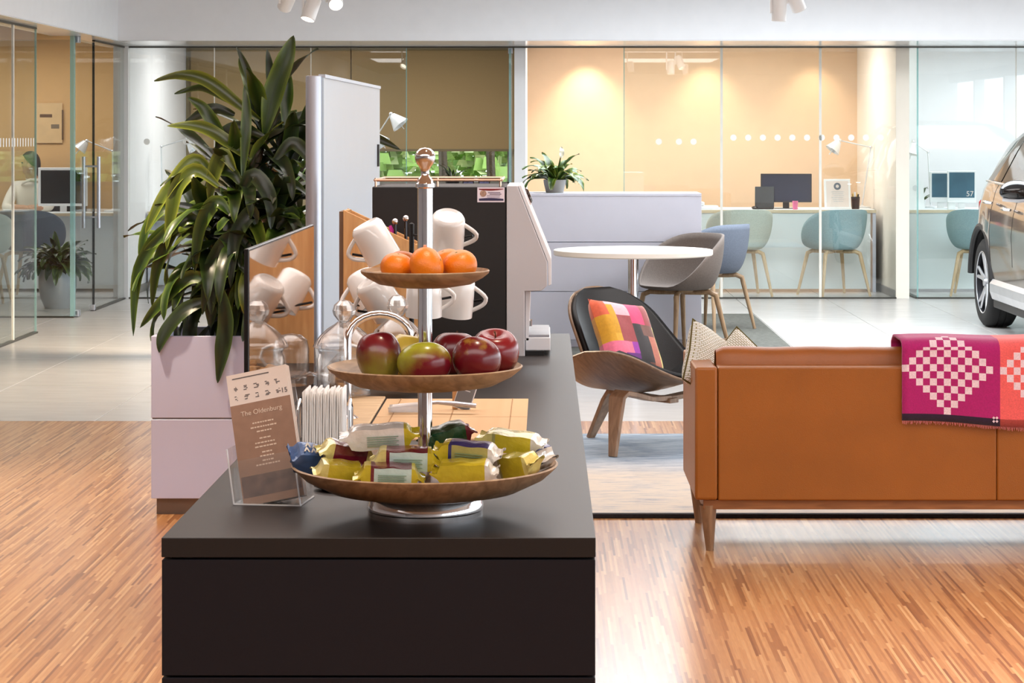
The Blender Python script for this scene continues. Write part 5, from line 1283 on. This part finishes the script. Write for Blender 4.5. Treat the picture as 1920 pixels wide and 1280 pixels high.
small_plant('potted_plant', 'bushy dark plant in a tall grey pot behind the left glass', [(0, 0), (.105, 0), (.14, .08), (.158, .18), (.158, .26), (.148, .33), (.138, .33), (.145, .25), (0, .22)], (at(108, 18.9), 18.9, 0), 130, .33, .085, mat('satin_grey_pot', (168, 174, 182), .35, .3), seed=21, elev=(15, 85))

# ------------------------------------------------------------------ person at the desk
def person():
    Y = 21.35; s = F / Y
    ox = at(52, Y)
    t = thing('person', 'dark-haired person in white shirt seated at a desk behind the left glazing', 'person', (ox, Y, 0), 0)
    # joints (local, x right, y away, z up)
    J = {'pelvis': (.02, .10, .50, .15, .12), 'belly': (.02, .09, .68, .145, .115), 'chest': (.03, .05, .88, .17, .12), 'neckb': (.035, .03, 1.02, .075, .07), 'neck': (.03, .015, 1.07, .052, .056), 'skull0': (.015, .0, 1.13, .062, .078), 'skull1': (.02, .0, 1.20, .074, .092), 'skull2': (.025, .0, 1.255, .058, .075),
         'shL': (-.13, .06, .965, .068, .066), 'elL': (-.19, -.10, .76, .050, .050), 'wrL': (-.02, -.24, .775, .032, .028), 'haL': (.06, -.27, .772, .034, .018),
         'shR': (.19, .03, .965, .068, .066), 'elR': (.24, -.12, .77, .050, .050), 'wrR': (.12, -.24, .775, .032, .028), 'haR': (.05, -.22, .775, .034, .018),
         'hipL': (-.08, .02, .50, .10, .10), 'knL': (-.12, -.36, .50, .07, .07), 'anL': (-.12, -.34, .10, .045, .045), 'toL': (-.14, -.48, .045, .035, .035),
         'hipR': (.12, .02, .50, .10, .10), 'knR': (.15, -.34, .50, .07, .07), 'anR': (.15, -.32, .10, .045, .045), 'toR': (.16, -.46, .045, .035, .035)}
    E = [('pelvis', 'belly'), ('belly', 'chest'), ('chest', 'neckb'), ('neckb', 'neck'), ('neck', 'skull0'), ('skull0', 'skull1'), ('skull1', 'skull2'), ('chest', 'shL'), ('shL', 'elL'), ('elL', 'wrL'), ('wrL', 'haL'), ('chest', 'shR'), ('shR', 'elR'), ('elR', 'wrR'), ('wrR', 'haR'),
         ('pelvis', 'hipL'), ('hipL', 'knL'), ('knL', 'anL'), ('anL', 'toL'), ('pelvis', 'hipR'), ('hipR', 'knR'), ('knR', 'anR'), ('anR', 'toR')]
    names = list(J); ix = {n: i for i, n in enumerate(names)}
    V = [J[n][:3] for n in names]; Rr = [J[n][3:] for n in names]; EE = [(ix[a], ix[b]) for a, b in E]
    def finger(base, dirs, r):
        i = len(V); p = Vector(J[base][:3]) + Vector(dirs[0]); V.append(tuple(p)); Rr.append((r, r)); EE.append((ix[base], i))
        for d in dirs[1:]:
            p = p + Vector(d); V.append(tuple(p)); Rr.append((r * .9, r * .9)); EE.append((len(V) - 2, len(V) - 1))
    for hb, sg in (('haL', 1), ('haR', -1)):
        for k in range(4): finger(hb, [(sg * .035, -.022 + k * .015, -.002), (sg * .028, -.004, -.006), (sg * .02, 0, -.012)], .008)
        finger(hb, [(sg * .0, -.03, .004), (sg * .025, -.018, -.004)], .009)
    me = bpy.data.meshes.new('body'); me.from_pydata(V, EE, [])
    o = bpy.data.objects.new('body', me); C.objects.link(o)
    o.modifiers.new('Skin', 'SKIN'); 
    bpy.context.view_layer.objects.active = o
    if not me.skin_vertices: 
        bm = bmesh.new(); bm.from_mesh(me); bm.verts.layers.skin.verify(); bm.to_mesh(me); bm.free()
    for i, sv in enumerate(me.skin_vertices[0].data): sv.radius = Rr[i]; sv.use_root = (i == 0)
    ss_ = o.modifiers.new('Subsurf', 'SUBSURF'); ss_.levels = 2; ss_.render_levels = 2
    dg = bpy.context.evaluated_depsgraph_get(); dg.update()
    m2 = bpy.data.meshes.new_from_object(o.evaluated_get(dg)); bpy.data.objects.remove(o)
    m2.materials.clear()
    skin_m = mat('skin', (196, 148, 118), .5, var=.05); shirt = mat('white_shirt', (236, 228, 214), .8, var=.03); trous = mat('dark_trousers', (40, 42, 52), .8)
    for m in (skin_m, shirt, trous): m2.materials.append(m)
    for v in m2.vertices:          # face: nose, chin and brow pushed towards -x
        x, y, z = v.co
        if z > 1.09 and x < .0:
            v.co.x -= .030 * math.exp(-((z - 1.175) / .018) ** 2 - (y / .016) ** 2) + .016 * math.exp(-((z - 1.105) / .02) ** 2 - (y / .03) ** 2) + .008 * math.exp(-((z - 1.145) / .01) ** 2 - (y / .022) ** 2) - .006 * math.exp(-((z - 1.205) / .014) ** 2 - ((abs(y) - .03) / .016) ** 2)
    for p in m2.polygons:
        c = p.center; p.use_smooth = True
        hand = c.y < -.215 and c.z > .70
        p.material_index = 0 if (c.z > 1.045 or hand) else (2 if c.z < .56 else 1)
    ob = bpy.data.objects.new('body', m2); C.objects.link(ob); ob.parent = t
    hair = mat('dark_hair', (34, 26, 22), .6, var=.2, bump=.6, bscale=200)
    hm = MB()
    def hairf(u, v):
        c, sn = math.cos(2 * pi * u), math.sin(2 * pi * u)
        reach = 1.0 + .85 * max(0, min(1, (c + .75) / .9))          # short fringe over the face (-x), long at the nape
        a = max(.02, v * reach)
        return (.030 + .088 * c * math.sin(a), .100 * sn * math.sin(a), 1.215 + .090 * math.cos(a) - .05 * max(0, c) * v ** 2)
    hm.grid(28, 12, hairf, closeu=True)
    hm.build('hair', hair, t, smooth=70, solid=.008)
    for sy in (-1, 1):
        MB().ell((.035, sy * .092, 1.165), (.020, .008, .032), 12, 8).build('ear', skin_m, t)
        MB().ell((-.045, sy * .034, 1.196), (.010, .012, .008), 10, 8).build('eye', mat('eye_dark', (30, 24, 22), .2), t)
    MB().tube([(.10, -.005, 1.03), (.04, -.075, 1.035), (-.03, -.055, 1.005), (-.055, -.02, .985)], [.012, .014, .014, .006], 8).build('collar', shirt, t)
    oc = thing('office_chair', 'dark office chair under the seated person', 'chair', (ox + .03, Y + .1, 0))
    MB().box(-.24, .26, -.22, .24, .34, .395).build('seat', clad, oc, bevel=.03, seg=3)
    MB().box(-.2, .22, .26, .31, .46, .86).build('backrest', clad, oc, bevel=.02, seg=3)
    MB().lathe([(.03, .05), (.025, .34)], 14).build('gas_post', alu, oc)
    for k in range(5):
        a = 2 * pi * k / 5; MB().tube([(0, 0, .08), (.28 * math.cos(a), .28 * math.sin(a), .05)], .018, 8).build('foot_spoke', clad, oc)
        MB().ell((.28 * math.cos(a), .28 * math.sin(a), .027), (.027, .027, .027), 10, 8).build('castor', clad, oc)
    MB().box(-.02, .04, .23, .30, .36, .5).build('back_bracket', clad, oc, smooth=0)
person()

# ------------------------------------------------------------------ track spots
def spot(label, head, d, power, ang, col=WARM, visible_from=2.8):
    h = Vector(head); d = Vector(d).normalized()
    t = thing('track_spot', label, 'spotlight', (h.x, h.y, visible_from), group='white ceiling spotlights')
    o_ = Vector((h.x, h.y, visible_from)); lh_ = h - o_
    MB().box(-.03, .03, -.06, .06, -.03, 0).build('adapter', white_met, t, smooth=0, bevel=.004)
    MB().box(-.058, -.044, -.016, .016, lh_.z - .03, -.03).build('arm', white_met, t, smooth=0, bevel=.002)
    M = Matrix.Translation(lh_) @ aim(d)
    MB().lathe([(0, -.075), (.035, -.075), (.046, -.06), (.046, .075), (.042, .08), (.040, .055), (0, .055)], 28, M=M).build('head', white_met, t)
    MB().lathe([(0, .056), (.038, .056), (.038, .058), (0, .058)], 24, M=M).build('lens', emit('spot_lens', (1, .9, .75), 6), t, smooth=0)
    l = bpy.data.lights.new('spot_lamp', 'SPOT'); l.energy = power; l.spot_size = R(ang); l.spot_blend = .7; l.color = col; l.shadow_soft_size = .04
    lo = bpy.data.objects.new('spot_lamp', l); C.objects.link(lo); lo.parent = t; lo.matrix_local = Matrix.Translation(lh_ + d * .09) @ Vector((-d.x, -d.y, -d.z)).to_track_quat('Z', 'Y').to_matrix().to_4x4()
    return t
spot('leftmost white spotlight of the three hanging above the dragon plant, tilted left', P3(540, -2, 14.0), (-.58, .95, -1), 520, 50)
spot('middle white spotlight of the three above the dragon plant, pointing straight down', P3(584, 15, 14.0), (-.3, -.3, -1), 260, 75)
spot('rightmost white spotlight of the three above the dragon plant, seen end-on', P3(628, -4, 14.0), (.15, -.8, -.6), 170, 60)
spot('white spotlight above the warm office glazing, left of its pair', P3(1461, 16, 14.0), (-.03, .1, -1), 90, 60, NEUT)
spot('white spotlight above the warm office glazing, right of its pair', P3(1491, -2, 14.0), (.35, .3, -.85), 90, 60, NEUT)
for k, (h, d, pw_, an) in enumerate((((-1.9, 8.2, 2.5), (-.05, .05, -1), 190, 85), ((-1.6, 5.2, 2.5), (-.1, .1, -1), 190, 85), ((1.3, 6.2, 2.5), (.1, .05, -1), 110, 75), ((.05, 3.2, 2.55), (-.08, .12, -1), 40, 60), ((2.2, 5.0, 2.5), (0, .1, -1), 150, 75))):
    spot(['warm spotlight over the parquet left of the planter', 'warm spotlight over the parquet left of the counter', 'warm spotlight over the parquet behind the sofa', 'spotlight above the fruit stand', 'warm spotlight over the parquet at the right'][k], h, d, pw_, an, WARM)
# wall washers of the warm office
for k, x in enumerate((.42, 1.62, 2.7)):
    l = bpy.data.lights.new('wall_washer', 'SPOT'); l.energy = (40, 24, 16)[k]; l.spot_size = R(85); l.spot_blend = .9; l.color = WARM; l.shadow_soft_size = .03
    t = thing('recessed_downlight', ['recessed downlight washing the beige wall near the doorway', 'recessed downlight near the middle of the beige wall', 'recessed downlight near the right end of the beige wall'][k], 'downlight', (x, 22.18, 2.4))
    MB().lathe([(.03, 0), (.055, 0), (.055, -.008), (.032, -.006)], 24).build('ring', white_met, t)
    lo = bpy.data.objects.new('wall_washer', l); C.objects.link(lo); lo.parent = t; lo.location = (0, 0, -.015); lo.rotation_euler = (R(14), 0, 0)
